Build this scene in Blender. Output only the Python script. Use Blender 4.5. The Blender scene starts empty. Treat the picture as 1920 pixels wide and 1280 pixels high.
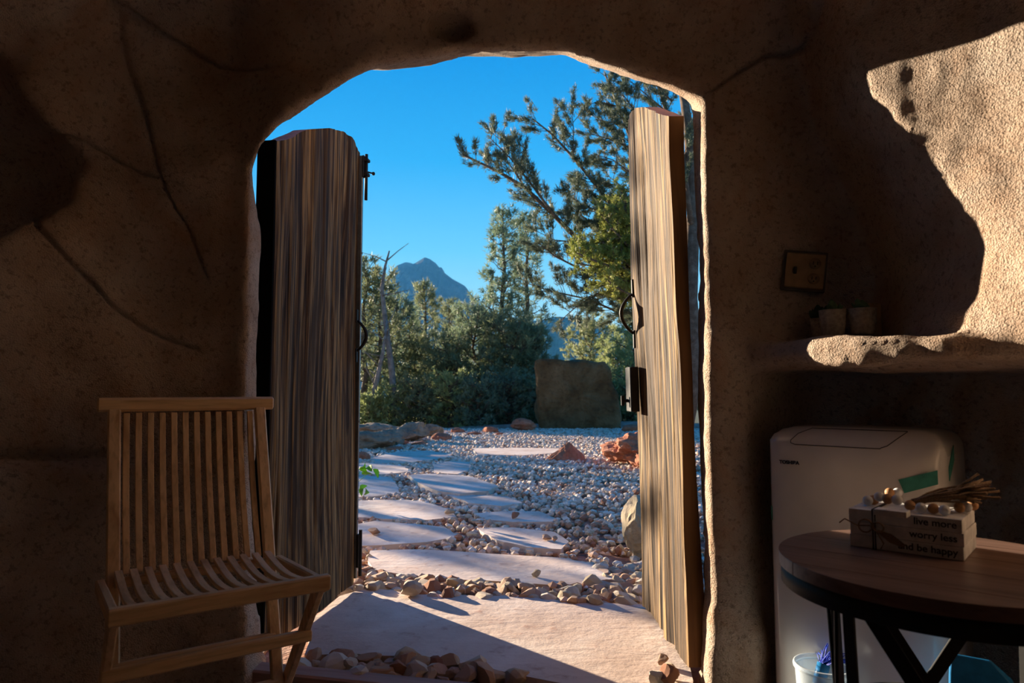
import bpy, bmesh, math, random
import numpy as np
from mathutils import Vector, Matrix
from mathutils.bvhtree import BVHTree

random.seed(7)
RNG = np.random.default_rng(11)
scene = bpy.context.scene
COL = scene.collection

# ------------------------------------------------------------------ camera, sky, sun, exposure
FPX = 1280.0                      # focal length in pixels of the 1920x1280 frame (24 mm lens)
CAM_H = 0.95
PITCH = math.atan(90.0 / FPX)     # horizon lies 90 px under the middle of the frame
cam_d = bpy.data.cameras.new('camera')
cam_d.sensor_width = 36.0
cam_d.lens = 24.0
cam_d.clip_start = 0.02
cam_d.clip_end = 20000.0
cam_d.dof.use_dof = True
cam_d.dof.focus_distance = 2.9
cam_d.dof.aperture_fstop = 4.5
cam = bpy.data.objects.new('camera', cam_d)
COL.objects.link(cam)
cam.location = (0.0, 0.0, CAM_H)
cam.rotation_euler = (math.radians(90) + PITCH, 0, 0)
scene.camera = cam

SUN_EL = math.radians(10.0)
SUN_AZ = math.radians(45.0)       # to the left of straight ahead
SUN_DIR = Vector((-math.sin(SUN_AZ) * math.cos(SUN_EL), math.cos(SUN_AZ) * math.cos(SUN_EL), math.sin(SUN_EL)))
sun_d = bpy.data.lights.new('sun', 'SUN')
sun_d.energy = 19.0
sun_d.angle = math.radians(0.55)
sun_d.color = (1.0, 0.90, 0.77)
sun = bpy.data.objects.new('sun', sun_d)
COL.objects.link(sun)
sun.rotation_euler = (-SUN_DIR).to_track_quat('-Z', 'Y').to_euler()
sun.location = (-20, 20, 12)

world = bpy.data.worlds.new('sky')
scene.world = world
world.use_nodes = True
wn = world.node_tree.nodes
wl = world.node_tree.links
for n in list(wn):
    wn.remove(n)
w_out = wn.new('ShaderNodeOutputWorld')
w_bg = wn.new('ShaderNodeBackground')
w_ramp = wn.new('ShaderNodeValToRGB')
w_sep = wn.new('ShaderNodeSeparateXYZ')
w_tc = wn.new('ShaderNodeTexCoord')
wl.new(w_tc.outputs['Generated'], w_sep.inputs[0])
wl.new(w_sep.outputs['Z'], w_ramp.inputs[0])
wl.new(w_ramp.outputs[0], w_bg.inputs[0])
wl.new(w_bg.outputs[0], w_out.inputs[0])


def s2l(r, g, b):
    def f(c):
        c /= 255.0
        return c / 12.92 if c <= 0.04045 else ((c + 0.055) / 1.055) ** 2.4
    return (f(r), f(g), f(b), 1.0)


er = w_ramp.color_ramp
er.elements[0].position = 0.0
er.elements[0].color = s2l(196, 228, 247)
er.elements[1].position = 1.0
er.elements[1].color = s2l(0, 84, 170)
for p_, c_ in ((0.10, (150, 211, 247)), (0.20, (98, 191, 246)), (0.32, (38, 165, 238)), (0.44, (4, 144, 226)), (0.6, (0, 118, 205))):
    e_ = er.elements.new(p_)
    e_.color = s2l(*c_)
w_bg.inputs['Strength'].default_value = 1.05

scene.view_settings.view_transform = 'Standard'
scene.view_settings.look = 'None'
scene.view_settings.exposure = 0.0
scene.view_settings.gamma = 1.0
scene.view_settings.use_curve_mapping = False
scene.cycles.use_denoising = True
scene.cycles.max_bounces = 10
scene.cycles.diffuse_bounces = 8
scene.cycles.glossy_bounces = 3
scene.cycles.transmission_bounces = 6
scene.cycles.transparent_max_bounces = 12
scene.cycles.volume_bounces = 0
scene.cycles.caustics_reflective = False
scene.cycles.caustics_refractive = False
scene.cycles.sample_clamp_indirect = 6.0

# ------------------------------------------------------------------ measuring helpers
CO = np.array([0.0, 0.0, CAM_H])
CP, SP = math.cos(PITCH), math.sin(PITCH)


def ray(px, py):
    a = (px - 960.0) / FPX
    b = (640.0 - py) / FPX
    return np.array([a, CP - b * SP, SP + b * CP])


def on_z(px, py, z):
    d = ray(px, py)
    return CO + d * ((z - CAM_H) / d[2])


def on_y(px, py, y):
    d = ray(px, py)
    return CO + d * (y / d[1])


# ------------------------------------------------------------------ noise
_TAB = np.random.default_rng(5).random((64, 64, 64)).astype(np.float32)


def vnoise(P, scale, off=0.0):
    q = np.asarray(P, dtype=np.float32) * scale + off + 100.0
    i = np.floor(q).astype(np.int32)
    f = q - i
    f = f * f * (3 - 2 * f)
    i0 = i & 63
    i1 = (i + 1) & 63
    x0, y0, z0 = i0[..., 0], i0[..., 1], i0[..., 2]
    x1, y1, z1 = i1[..., 0], i1[..., 1], i1[..., 2]
    fx, fy, fz = f[..., 0], f[..., 1], f[..., 2]
    a = _TAB[x0, y0, z0] * (1 - fx) + _TAB[x1, y0, z0] * fx
    b = _TAB[x0, y1, z0] * (1 - fx) + _TAB[x1, y1, z0] * fx
    c = _TAB[x0, y0, z1] * (1 - fx) + _TAB[x1, y0, z1] * fx
    d = _TAB[x0, y1, z1] * (1 - fx) + _TAB[x1, y1, z1] * fx
    return ((a * (1 - fy) + b * fy) * (1 - fz) + (c * (1 - fy) + d * fy) * fz) * 2 - 1


def fbm(P, scale, octaves=3, gain=0.5, off=0.0):
    s = 0.0
    a = 1.0
    for k in range(octaves):
        s = s + a * vnoise(P, scale * 2 ** k, off + 17.3 * k)
        a *= gain
    return s


# ------------------------------------------------------------------ mesh helpers
def mk_mesh(name, V, faces):
    """faces: list of integer arrays (n,3) or (n,4), or ragged lists."""
    me = bpy.data.meshes.new(name)
    V = np.asarray(V, dtype=np.float32)
    loops, starts, totals = [], [], []
    n = 0
    for F in faces:
        if isinstance(F, np.ndarray):
            if not len(F):
                continue
            k = F.shape[1]
            loops.append(F.ravel())
            starts.append(n + np.arange(len(F)) * k)
            totals.append(np.full(len(F), k))
            n += F.size
        else:
            for poly in F:
                loops.append(np.asarray(poly))
                starts.append(np.array([n]))
                totals.append(np.array([len(poly)]))
                n += len(poly)
    loops = np.concatenate(loops).astype(np.int32)
    starts = np.concatenate(starts).astype(np.int32)
    me.vertices.add(len(V))
    me.vertices.foreach_set('co', V.ravel())
    me.loops.add(len(loops))
    me.loops.foreach_set('vertex_index', loops)
    me.polygons.add(len(starts))
    me.polygons.foreach_set('loop_start', starts)
    me.update(calc_edges=True)
    me.validate()
    me.shade_flat()
    return me


class MB:
    """collects vertices and faces of one mesh"""

    def __init__(self):
        self.v = []
        self.f = []

    def add(self, V, F):
        o = len(self.v)
        self.v.extend([tuple(p) for p in V])
        self.f.extend([[i + o for i in q] for q in F])
        return self

    def bar(self, p0, p1, w, h, up=(0, 0, 1), ch=None):
        """chamfered bar from p0 to p1; w is measured across, h along up"""
        p0, p1 = Vector(p0), Vector(p1)
        d = (p1 - p0).normalized()
        u = Vector(up)
        u = (u - d * u.dot(d)).normalized()
        s = d.cross(u)
        if ch is None:
            ch = min(w, h) * 0.14
        a, b = w / 2, h / 2
        prof = [(-a + ch, -b), (a - ch, -b), (a, -b + ch), (a, b - ch), (a - ch, b), (-a + ch, b), (-a, b - ch), (-a, -b + ch)]
        V = []
        for p, sc in ((p0, 1 - ch / max(a, b) * 0.6), (p0 + d * ch * 0.6, 1), (p1 - d * ch * 0.6, 1), (p1, 1 - ch / max(a, b) * 0.6)):
            for x, y in prof:
                V.append(p + s * x * sc + u * y * sc)
        F = [[7, 6, 5, 4, 3, 2, 1, 0], list(range(24, 32))]
        for r in range(3):
            for k in range(8):
                F.append([r * 8 + k, r * 8 + (k + 1) % 8, r * 8 + 8 + (k + 1) % 8, r * 8 + 8 + k])
        return self.add(V, F)

    def tube(self, pts, rad, sides=8, cap=True):
        pts = [Vector(p) for p in pts]
        n = len(pts)
        if not hasattr(rad, '__len__'):
            rad = [rad] * n
        V, F = [], []
        ref = Vector((0.31, 0.17, 0.93))
        for i, p in enumerate(pts):
            d = (pts[min(i + 1, n - 1)] - pts[max(i - 1, 0)])
            if d.length < 1e-9:
                d = Vector((0, 0, 1))
            d.normalize()
            a = d.cross(ref)
            if a.length < 1e-3:
                a = d.cross(Vector((1, 0, 0)))
            a.normalize()
            b = d.cross(a)
            for k in range(sides):
                t = 2 * math.pi * k / sides
                V.append(p + (a * math.cos(t) + b * math.sin(t)) * rad[i])
        for i in range(n - 1):
            for k in range(sides):
                F.append([i * sides + k, i * sides + (k + 1) % sides, (i + 1) * sides + (k + 1) % sides, (i + 1) * sides + k])
        if cap:
            F.append(list(range(sides))[::-1])
            F.append([(n - 1) * sides + k for k in range(sides)])
        return self.add(V, F)

    def lathe(self, prof, segs=32, center=(0, 0, 0), closed=False):
        V, F = [], []
        for r, z in prof:
            for k in range(segs):
                t = 2 * math.pi * k / segs
                V.append((center[0] + r * math.cos(t), center[1] + r * math.sin(t), center[2] + z))
        m = len(prof)
        for i in range(m if closed else m - 1):
            j = (i + 1) % m
            for k in range(segs):
                F.append([i * segs + k, i * segs + (k + 1) % segs, j * segs + (k + 1) % segs, j * segs + k])
        return self.add(V, F)

    def prism(self, poly, z0, z1):
        n = len(poly)
        V = [(x, y, z0) for x, y in poly] + [(x, y, z1) for x, y in poly]
        F = [list(range(n))[::-1], list(range(n, 2 * n))]
        for k in range(n):
            F.append([k, (k + 1) % n, n + (k + 1) % n, n + k])
        return self.add(V, F)

    def build(self, name, mat, parent=None, smooth=False, bevel=0.0):
        me = bpy.data.meshes.new(name)
        me.from_pydata(self.v, [], self.f)
        me.validate()
        bm = bmesh.new()
        bm.from_mesh(me)
        bmesh.ops.recalc_face_normals(bm, faces=bm.faces)
        if bevel > 0:
            es = [e for e in bm.edges if len(e.link_faces) == 2 and e.calc_face_angle(0) > 0.6]
            bmesh.ops.bevel(bm, geom=es, offset=bevel, segments=2, affect='EDGES', profile=0.5)
        bm.to_mesh(me)
        bm.free()
        return link(name, me, mat, parent, smooth)


def link(name, me, mat, parent=None, smooth=False):
    o = bpy.data.objects.new(name, me)
    COL.objects.link(o)
    if mat is not None and not len(me.materials):
        me.materials.append(mat)
    if smooth:
        me.polygons.foreach_set('use_smooth', np.ones(len(me.polygons), dtype=bool))
        me.update()
    if parent is not None:
        o.parent = parent
    return o


def tag(o, label=None, cat=None, group=None, kind=None):
    if label:
        o['label'] = label
    if cat:
        o['category'] = cat
    if group:
        o['group'] = group
    if kind:
        o['kind'] = kind
    return o


def empty(name, loc=(0, 0, 0), rz=0.0):
    o = bpy.data.objects.new(name, None)
    o.empty_display_size = 0.1
    COL.objects.link(o)
    o.location = loc
    o.rotation_euler = (0, 0, rz)
    return o


# ------------------------------------------------------------------ materials
class NT:
    def __init__(self, name):
        self.m = bpy.data.materials.new(name)
        self.m.use_nodes = True
        self.t = self.m.node_tree
        for n in list(self.t.nodes):
            self.t.nodes.remove(n)
        self.out = self.t.nodes.new('ShaderNodeOutputMaterial')

    def n(self, typ, **kw):
        nd = self.t.nodes.new(typ)
        for k, v in kw.items():
            if k in nd.inputs.keys():
                nd.inputs[k].default_value = v
            else:
                setattr(nd, k, v)
        return nd

    def l(self, a, b):
        self.t.links.new(a, b)

    def coords(self, scale=(1, 1, 1), kind='Object'):
        tc = self.n('ShaderNodeTexCoord')
        mp = self.n('ShaderNodeMapping')
        mp.inputs['Scale'].default_value = scale
        self.l(tc.outputs[kind], mp.inputs[0])
        return mp.outputs[0]

    def noise(self, vec, scale, detail=3.0, rough=0.55, dist=0.0):
        nd = self.n('ShaderNodeTexNoise')
        nd.inputs['Scale'].default_value = scale
        nd.inputs['Detail'].default_value = detail
        nd.inputs['Roughness'].default_value = rough
        nd.inputs['Distortion'].default_value = dist
        self.l(vec, nd.inputs['Vector'])
        return nd.outputs['Fac']

    def ramp(self, fac, stops):
        nd = self.n('ShaderNodeValToRGB')
        r = nd.color_ramp
        r.elements[0].position, r.elements[0].color = stops[0][0], (*stops[0][1], 1)
        r.elements[1].position, r.elements[1].color = stops[-1][0], (*stops[-1][1], 1)
        for p, c in stops[1:-1]:
            e = r.elements.new(p)
            e.color = (*c, 1)
        self.l(fac, nd.inputs[0])
        return nd.outputs[0]

    def mix(self, a, b, fac, mode='MIX'):
        nd = self.n('ShaderNodeMix', data_type='RGBA', blend_type=mode)
        for s, v in ((6, a), (7, b)):
            if isinstance(v, (tuple, list)):
                nd.inputs[s].default_value = (*v[:3], 1)
            else:
                self.l(v, nd.inputs[s])
        if isinstance(fac, (int, float)):
            nd.inputs[0].default_value = fac
        else:
            self.l(fac, nd.inputs[0])
        return nd.outputs[2]

    def bump(self, height, dist, strength=1.0, prev=None):
        nd = self.n('ShaderNodeBump')
        nd.inputs['Distance'].default_value = dist
        nd.inputs['Strength'].default_value = strength
        self.l(height, nd.inputs['Height'])
        if prev is not None:
            self.l(prev, nd.inputs['Normal'])
        return nd.outputs[0]

    def principled(self, color, rough=0.8, normal=None, metal=0.0, spec=0.4, **kw):
        b = self.n('ShaderNodeBsdfPrincipled')
        if isinstance(color, (tuple, list)):
            b.inputs['Base Color'].default_value = (*color[:3], 1)
        else:
            self.l(color, b.inputs['Base Color'])
        if isinstance(rough, (int, float)):
            b.inputs['Roughness'].default_value = rough
        else:
            self.l(rough, b.inputs['Roughness'])
        b.inputs['Metallic'].default_value = metal
        b.inputs['Specular IOR Level'].default_value = spec
        for k, v in kw.items():
            b.inputs[k].default_value = v
        if normal is not None:
            self.l(normal, b.inputs['Normal'])
        self.l(b.outputs[0], self.out.inputs[0])
        return b


def plain(name, color, rough=0.6, metal=0.0, spec=0.4, grain=0.0, scale=40.0):
    t = NT(name)
    v = t.coords()
    nf = t.noise(v, scale, 3)
    lo = tuple(c * (1 - 0.22 - grain) for c in color)
    hi = tuple(min(1, c * (1.12 + grain)) for c in color)
    c = t.ramp(nf, [(0.3, lo), (0.7, hi)])
    t.principled(c, rough, t.bump(nf, 0.001, 0.3), metal, spec)
    return t.m


def wood(name, axis, dark, light, streak=30.0, along=1.3, rough=0.6, bump=0.002, spec=0.3):
    t = NT(name)
    sc = [streak] * 3
    sc[axis] = along
    v = t.coords(tuple(sc))
    n1 = t.noise(v, 1.0, 4, 0.6, 0.6)
    v2 = t.coords(tuple(s * 4 for s in sc))
    n2 = t.noise(v2, 1.0, 2, 0.5)
    c1 = t.ramp(n1, [(0.30, dark), (0.46, tuple((a + b * 1.6) / 2.6 for a, b in zip(dark, light))), (0.62, light)])
    c = t.mix(c1, tuple(x * 0.55 for x in dark), t.ramp(n2, [(0.5, (0, 0, 0)), (0.8, (0.6, 0.6, 0.6))]))
    nm = t.bump(n1, bump, 0.8, t.bump(n2, bump * 0.4, 0.6))
    t.principled(c, rough, nm, 0, spec)
    return t.m


def stucco():
    t = NT('stucco_rock')
    v = t.coords()
    big = t.noise(v, 2.2, 4, 0.6, 0.4)
    mid = t.noise(v, 9.0, 4, 0.6)
    c = t.ramp(big, [(0.28, (0.54, 0.375, 0.265)), (0.5, (0.70, 0.555, 0.44)), (0.72, (0.78, 0.67, 0.57))])
    c = t.mix(c, t.ramp(mid, [(0.3, (0.36, 0.23, 0.15)), (0.7, (0.78, 0.65, 0.54))]), 0.38)
    g1 = t.noise(v, 170.0, 4, 0.7)
    gm = t.noise(v, 60.0, 4, 0.65)
    c = t.mix(c, (0.14, 0.075, 0.042), t.ramp(gm, [(0.34, (0.5, 0.5, 0.5)), (0.47, (0, 0, 0))]))
    st = t.noise(v, 3.1, 5, 0.65, 1.0)
    c = t.mix(c, (0.56, 0.31, 0.17), t.ramp(st, [(0.50, (0, 0, 0)), (0.70, (0.55, 0.55, 0.55))]))
    vo = t.n('ShaderNodeTexVoronoi', Scale=210.0)
    t.l(v, vo.inputs['Vector'])
    g0 = t.noise(v, 17.0, 3, 0.5)
    nm = t.bump(g0, 0.010, 0.35)
    nm = t.bump(gm, 0.010, 0.8, nm)
    nm = t.bump(g1, 0.008, 1.0, nm)
    nm = t.bump(vo.outputs['Distance'], 0.005, 0.8, nm)
    t.principled(c, 0.95, nm, 0, 0.12)
    return t.m


def rockmat(name, a, b, c3, scale=3.0, bump=0.03, rough=0.9):
    t = NT(name)
    v = t.coords()
    n1 = t.noise(v, scale, 5, 0.62, 0.3)
    n2 = t.noise(v, scale * 7, 4, 0.6)
    c = t.ramp(n1, [(0.3, a), (0.5, b), (0.72, c3)])
    c = t.mix(c, tuple(x * 0.5 for x in a), t.ramp(n2, [(0.5, (0, 0, 0)), (0.75, (0.55, 0.55, 0.55))]))
    nm = t.bump(n1, bump, 0.7, t.bump(n2, bump * 0.3, 0.8))
    n3 = t.noise(v, scale * 30, 3, 0.6)
    nm = t.bump(n3, bump * 0.12, 0.8, nm)
    t.principled(c, rough, nm, 0, 0.15)
    return t.m


def flagmat():
    t = NT('flagstone_sandstone')
    v = t.coords()
    n1 = t.noise(v, 2.4, 5, 0.6, 0.4)
    n2 = t.noise(v, 14.0, 4, 0.65)
    v3 = t.coords((2.5, 7.0, 4.0))
    n3 = t.noise(v3, 1.6, 4, 0.6, 0.8)
    c = t.ramp(n1, [(0.3, (0.54, 0.39, 0.31)), (0.5, (0.69, 0.54, 0.45)), (0.7, (0.79, 0.68, 0.60))])
    c = t.mix(c, (0.38, 0.17, 0.11), t.ramp(n2, [(0.58, (0, 0, 0)), (0.76, (0.7, 0.7, 0.7))]))
    c = t.mix(c, (0.62, 0.50, 0.44), t.ramp(n3, [(0.5, (0, 0, 0)), (0.75, (0.5, 0.5, 0.5))]))
    nm = t.bump(n3, 0.010, 0.35, t.bump(n2, 0.006, 0.6))
    t.principled(c, 0.75, nm, 0, 0.3)
    return t.m


PEB = [(0.62, 0.45, 0.31), (0.72, 0.60, 0.47), (0.55, 0.33, 0.21), (0.70, 0.50, 0.38), (0.78, 0.70, 0.60), (0.60, 0.40, 0.28), (0.42, 0.2, 0.12), (0.66, 0.54, 0.38)]


def pebmat(attr):
    t = NT('pebble_stone' + ('_strewn' if attr else ''))
    if attr:
        a = t.n('ShaderNodeAttribute', attribute_name='tint')
        c = a.outputs['Color']
    else:
        oi = t.n('ShaderNodeObjectInfo')
        nd = t.n('ShaderNodeValToRGB')
        r = nd.color_ramp
        r.interpolation = 'CONSTANT'
        r.elements[0].color = (*PEB[0], 1)
        r.elements[1].position = 1 / 8
        r.elements[1].color = (*PEB[1], 1)
        for k in range(2, 8):
            e = r.elements.new(k / 8)
            e.color = (*PEB[k], 1)
        t.l(oi.outputs['Random'], nd.inputs[0])
        c = nd.outputs[0]
    v = t.coords()
    n1 = t.noise(v, 45.0, 3, 0.6)
    c = t.mix(c, (0.30, 0.14, 0.08), t.ramp(n1, [(0.5, (0, 0, 0)), (0.8, (0.6, 0.6, 0.6))]))
    t.principled(c, 0.85, t.bump(n1, 0.006, 0.7), 0, 0.2)
    return t.m


def leafmat(name, col_a, col_b, trans=0.35):
    t = NT(name)
    v = t.coords()
    n1 = t.noise(v, 1.7, 3, 0.6)
    c = t.ramp(n1, [(0.3, col_a), (0.7, col_b)])
    d = t.n('ShaderNodeBsdfPrincipled')
    d.inputs['Roughness'].default_value = 0.55
    d.inputs['Specular IOR Level'].default_value = 0.35
    t.l(c, d.inputs['Base Color'])
    tr = t.n('ShaderNodeBsdfTranslucent')
    t.l(c, tr.inputs[0])
    mx = t.n('ShaderNodeMixShader')
    mx.inputs[0].default_value = trans
    t.l(d.outputs[0], mx.inputs[1])
    t.l(tr.outputs[0], mx.inputs[2])
    t.l(mx.outputs[0], t.out.inputs[0])
    return t.m


def doorwood():
    t = NT('door_timber')
    v = t.coords((34.0, 34.0, 0.9))
    n1 = t.noise(v, 1.0, 4, 0.6, 1.2)
    v2 = t.coords((130.0, 130.0, 2.6))
    n2 = t.noise(v2, 1.0, 3, 0.6, 0.4)
    v3 = t.coords((19.0, 19.0, 0.5))
    n3 = t.noise(v3, 1.0, 4, 0.6, 1.4)
    c = t.ramp(n1, [(0.39, (0.020, 0.011, 0.005)), (0.46, (0.085, 0.046, 0.020)), (0.56, (0.26, 0.16, 0.066)), (0.76, (0.40, 0.265, 0.12))])
    c = t.mix(c, (0.02, 0.011, 0.006), t.ramp(n2, [(0.50, (0, 0, 0)), (0.64, (0.85, 0.85, 0.85))]))
    c = t.mix(c, (0.045, 0.024, 0.010), t.ramp(n3, [(0.40, (0.85, 0.85, 0.85)), (0.50, (0, 0, 0))]))
    nm = t.bump(n1, 0.012, 0.7, t.bump(n2, 0.004, 0.8))
    t.principled(c, 0.75, nm, 0, 0.2)
    return t.m


M = {}
M['stucco'] = stucco()
M['floor'] = rockmat('floor_stone', (0.34, 0.20, 0.13), (0.50, 0.34, 0.25), (0.58, 0.43, 0.34), 5.0, 0.02)
M['flag'] = flagmat()
M['soil'] = rockmat('red_soil', (0.30, 0.13, 0.08), (0.42, 0.22, 0.15), (0.55, 0.38, 0.30), 6.0, 0.03)
M['hillsoil'] = rockmat('hillside_scrub', (0.05, 0.065, 0.03), (0.11, 0.12, 0.06), (0.25, 0.17, 0.11), 0.6, 0.1)
M['pebble'] = pebmat(False)
M['gravel'] = pebmat(True)
M['doorwood'] = doorwood()
M['dooredge'] = wood('door_timber_sawn', 2, (0.13, 0.06, 0.022), (0.24, 0.12, 0.045), 14.0, 1.0, 0.6, 0.002)
M['iron'] = plain('black_iron', (0.012, 0.012, 0.013), 0.6, 0.0, 0.25)
M['hinge_shade'] = plain('black_hinge_shade', (0.006, 0.006, 0.006), 0.95, 0, 0.05)  # matte black standing in for the shade on the left leaf's hinge edge
M['steel'] = plain('galvanised_steel', (0.17, 0.19, 0.22), 0.35, 0.85, 0.5)
M['teak_z'] = wood('teak_upright', 2, (0.50, 0.30, 0.14), (0.80, 0.55, 0.30), 22.0, 2.0, 0.5, 0.0008, 0.4)
M['teak_x'] = wood('teak_across', 0, (0.50, 0.30, 0.14), (0.80, 0.55, 0.30), 22.0, 2.0, 0.5, 0.0008, 0.4)
M['teak_y'] = wood('teak_lengthwise', 1, (0.50, 0.30, 0.14), (0.80, 0.55, 0.30), 22.0, 2.0, 0.5, 0.0008, 0.4)
M['tabletop'] = wood('dark_table_veneer', 0, (0.10, 0.055, 0.04), (0.22, 0.13, 0.10), 18.0, 1.6, 0.42, 0.0008, 0.5)
M['beam'] = wood('threshold_timber', 0, (0.30, 0.15, 0.11), (0.46, 0.28, 0.22), 30.0, 1.2, 0.7, 0.002)
M['white_plastic'] = plain('glossy_white_plastic', (0.76, 0.74, 0.71), 0.16, 0, 0.5, 0.0, 3.0)
M['seam'] = plain('dark_seam', (0.10, 0.095, 0.09), 0.6)
M['logo'] = plain('black_print', (0.02, 0.02, 0.022), 0.6)
M['tape'] = plain('green_tape', (0.05, 0.30, 0.23), 0.5)
M['paintwood'] = plain('whitewashed_wood', (0.72, 0.71, 0.70), 0.7, 0, 0.3, 0.05, 30.0)
M['bead_white'] = plain('white_bead', (0.70, 0.71, 0.74), 0.5)
M['bead_wood'] = plain('natural_wood_bead', (0.45, 0.24, 0.11), 0.55, 0, 0.3, 0.1, 60.0)
M['jute'] = plain('jute_twine', (0.30, 0.21, 0.14), 0.95, 0, 0.1, 0.15, 300.0)
M['darktwine'] = plain('dark_twine', (0.05, 0.045, 0.045), 0.95, 0, 0.1, 0.15, 300.0)
M['pot'] = plain('speckled_cement_pot', (0.40, 0.36, 0.31), 0.85, 0, 0.2, 0.15, 90.0)
M['succ'] = leafmat('succulent_leaf', (0.09, 0.20, 0.10), (0.20, 0.34, 0.17), 0.15)
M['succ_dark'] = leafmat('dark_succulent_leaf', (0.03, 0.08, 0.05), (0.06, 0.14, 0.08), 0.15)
M['brass'] = plain('painted_cover_plate', (0.33, 0.22, 0.13), 0.4, 0.1, 0.5)
M['cardboard'] = plain('kraft_card', (0.46, 0.33, 0.19), 0.8)
M['blue_plastic'] = plain('blue_packaging', (0.02, 0.20, 0.48), 0.35)
M['orange_print'] = plain('orange_packaging', (0.55, 0.12, 0.03), 0.5)
M['blue_bristle'] = plain('blue_bristles', (0.01, 0.05, 0.50), 0.5)
M['slabrock'] = rockmat('brown_slab_rock', (0.07, 0.036, 0.015), (0.14, 0.08, 0.034), (0.22, 0.14, 0.07), 1.6, 0.06)
M['redrock'] = rockmat('red_sandstone', (0.30, 0.10, 0.055), (0.42, 0.16, 0.09), (0.52, 0.25, 0.16), 3.5, 0.03)
M['greyrock'] = rockmat('grey_brown_boulder', (0.16, 0.11, 0.075), (0.28, 0.205, 0.14), (0.42, 0.33, 0.24), 2.5, 0.04)
M['tanrock'] = rockmat('tan_boulder', (0.34, 0.27, 0.17), (0.46, 0.37, 0.25), (0.55, 0.46, 0.33), 3.5, 0.03)
M['bark'] = rockmat('pine_bark', (0.075, 0.05, 0.035), (0.13, 0.09, 0.065), (0.22, 0.17, 0.13), 9.0, 0.02)
M['deadwood'] = rockmat('dead_grey_wood', (0.14, 0.11, 0.09), (0.24, 0.2, 0.17), (0.34, 0.3, 0.27), 9.0, 0.02)
M['pine'] = leafmat('pine_needles', (0.13, 0.165, 0.085), (0.29, 0.31, 0.155), 0.42)
M['pine_dark'] = leafmat('pinyon_needles', (0.075, 0.10, 0.065), (0.16, 0.185, 0.115), 0.35)
M['pine_blue'] = leafmat('blue_green_needles', (0.115, 0.17, 0.10), (0.25, 0.31, 0.19), 0.42)
M['juniper'] = leafmat('juniper_sprays', (0.20, 0.23, 0.04), (0.34, 0.35, 0.09), 0.38)
M['olive'] = leafmat('olive_leaves', (0.22, 0.27, 0.10), (0.42, 0.45, 0.19), 0.42)
M['pale'] = leafmat('pale_green_leaves', (0.24, 0.27, 0.12), (0.36, 0.38, 0.19), 0.4)
M['fresh'] = leafmat('fresh_green_leaf', (0.13, 0.34, 0.03), (0.26, 0.50, 0.06), 0.45)
M['mountain'] = rockmat('mountain_rock', (0.012, 0.028, 0.022), (0.04, 0.045, 0.036), (0.12, 0.085, 0.065), 0.02, 8.0)
M['forest'] = rockmat('wooded_ridge', (0.03, 0.05, 0.03), (0.055, 0.08, 0.045), (0.08, 0.10, 0.06), 0.03, 6.0)


def clear_plastic():
    t = NT('clear_plastic')
    tr = t.n('ShaderNodeBsdfTransparent')
    tr.inputs[0].default_value = (0.90, 0.95, 0.98, 1)
    gl = t.n('ShaderNodeBsdfPrincipled')
    gl.inputs['Base Color'].default_value = (0.75, 0.82, 0.88, 1)
    gl.inputs['Roughness'].default_value = 0.12
    fr = t.n('ShaderNodeLayerWeight', Blend=0.45)
    mth = t.n('ShaderNodeMath', operation='MULTIPLY_ADD')
    mth.inputs[1].default_value = 0.7
    mth.inputs[2].default_value = 0.10
    t.l(fr.outputs['Facing'], mth.inputs[0])
    mx = t.n('ShaderNodeMixShader')
    t.l(mth.outputs[0], mx.inputs[0])
    t.l(tr.outputs[0], mx.inputs[1])
    t.l(gl.outputs[0], mx.inputs[2])
    t.l(mx.outputs[0], t.out.inputs[0])
    return t.m


M['clear'] = clear_plastic()

# ------------------------------------------------------------------ the cave room (one carved rock shell)
H = 0.018
X0, X1, Y0, Y1, Z0, Z1 = -2.25, 1.85, -1.9, 2.95, -0.08, 2.75
gx = np.arange(X0, X1, H, dtype=np.float32)
gy = np.arange(Y0, Y1, H, dtype=np.float32)
gz = np.arange(Z0, Z1, H, dtype=np.float32)


def smax(a, b, k):
    h = np.clip(0.5 + 0.5 * (a - b) / k, 0, 1)
    return b + (a - b) * h + k * h * (1 - h)


def smin(a, b, k):
    return -smax(-a, -b, k)


def sstep(a, b, x):
    t = np.clip((x - a) / (b - a), 0, 1)
    return t * t * (3 - 2 * t)


R2 = math.sqrt(2)
BEAM = 2.82
UC_Z = [0.9, 1.08, 1.14, 1.18, 1.30, 1.45, 1.64, 1.76, 2.0, 2.6]
UC_U = [-0.40, -0.40, -0.405, -0.365, -0.337, -0.41, -0.51, -0.59, -0.66, -0.75]
LIP_U = [-1.10, -0.97, -0.88, -0.765, -0.60, -0.40, -0.28]
LIP_D = [0.16, 0.055, 0.02, -0.018, -0.05, -0.065, -0.03]

ARCH_PX = [(462, 1330), (458, 740), (466, 420), (474, 330), (490, 280), (522, 240), (570, 210), (640, 170), (708, 131), (760, 124), (800, 121),
           (870, 108), (960, 113), (1060, 112), (1160, 141), (1240, 166), (1290, 185), (1308, 202), (1312, 260), (1318, 700), (1326, 1330)]
ARCH = np.array([[on_y(px, py, 2.24)[0], on_y(px, py, 2.24)[2]] for px, py in ARCH_PX], dtype=np.float32)


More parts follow.
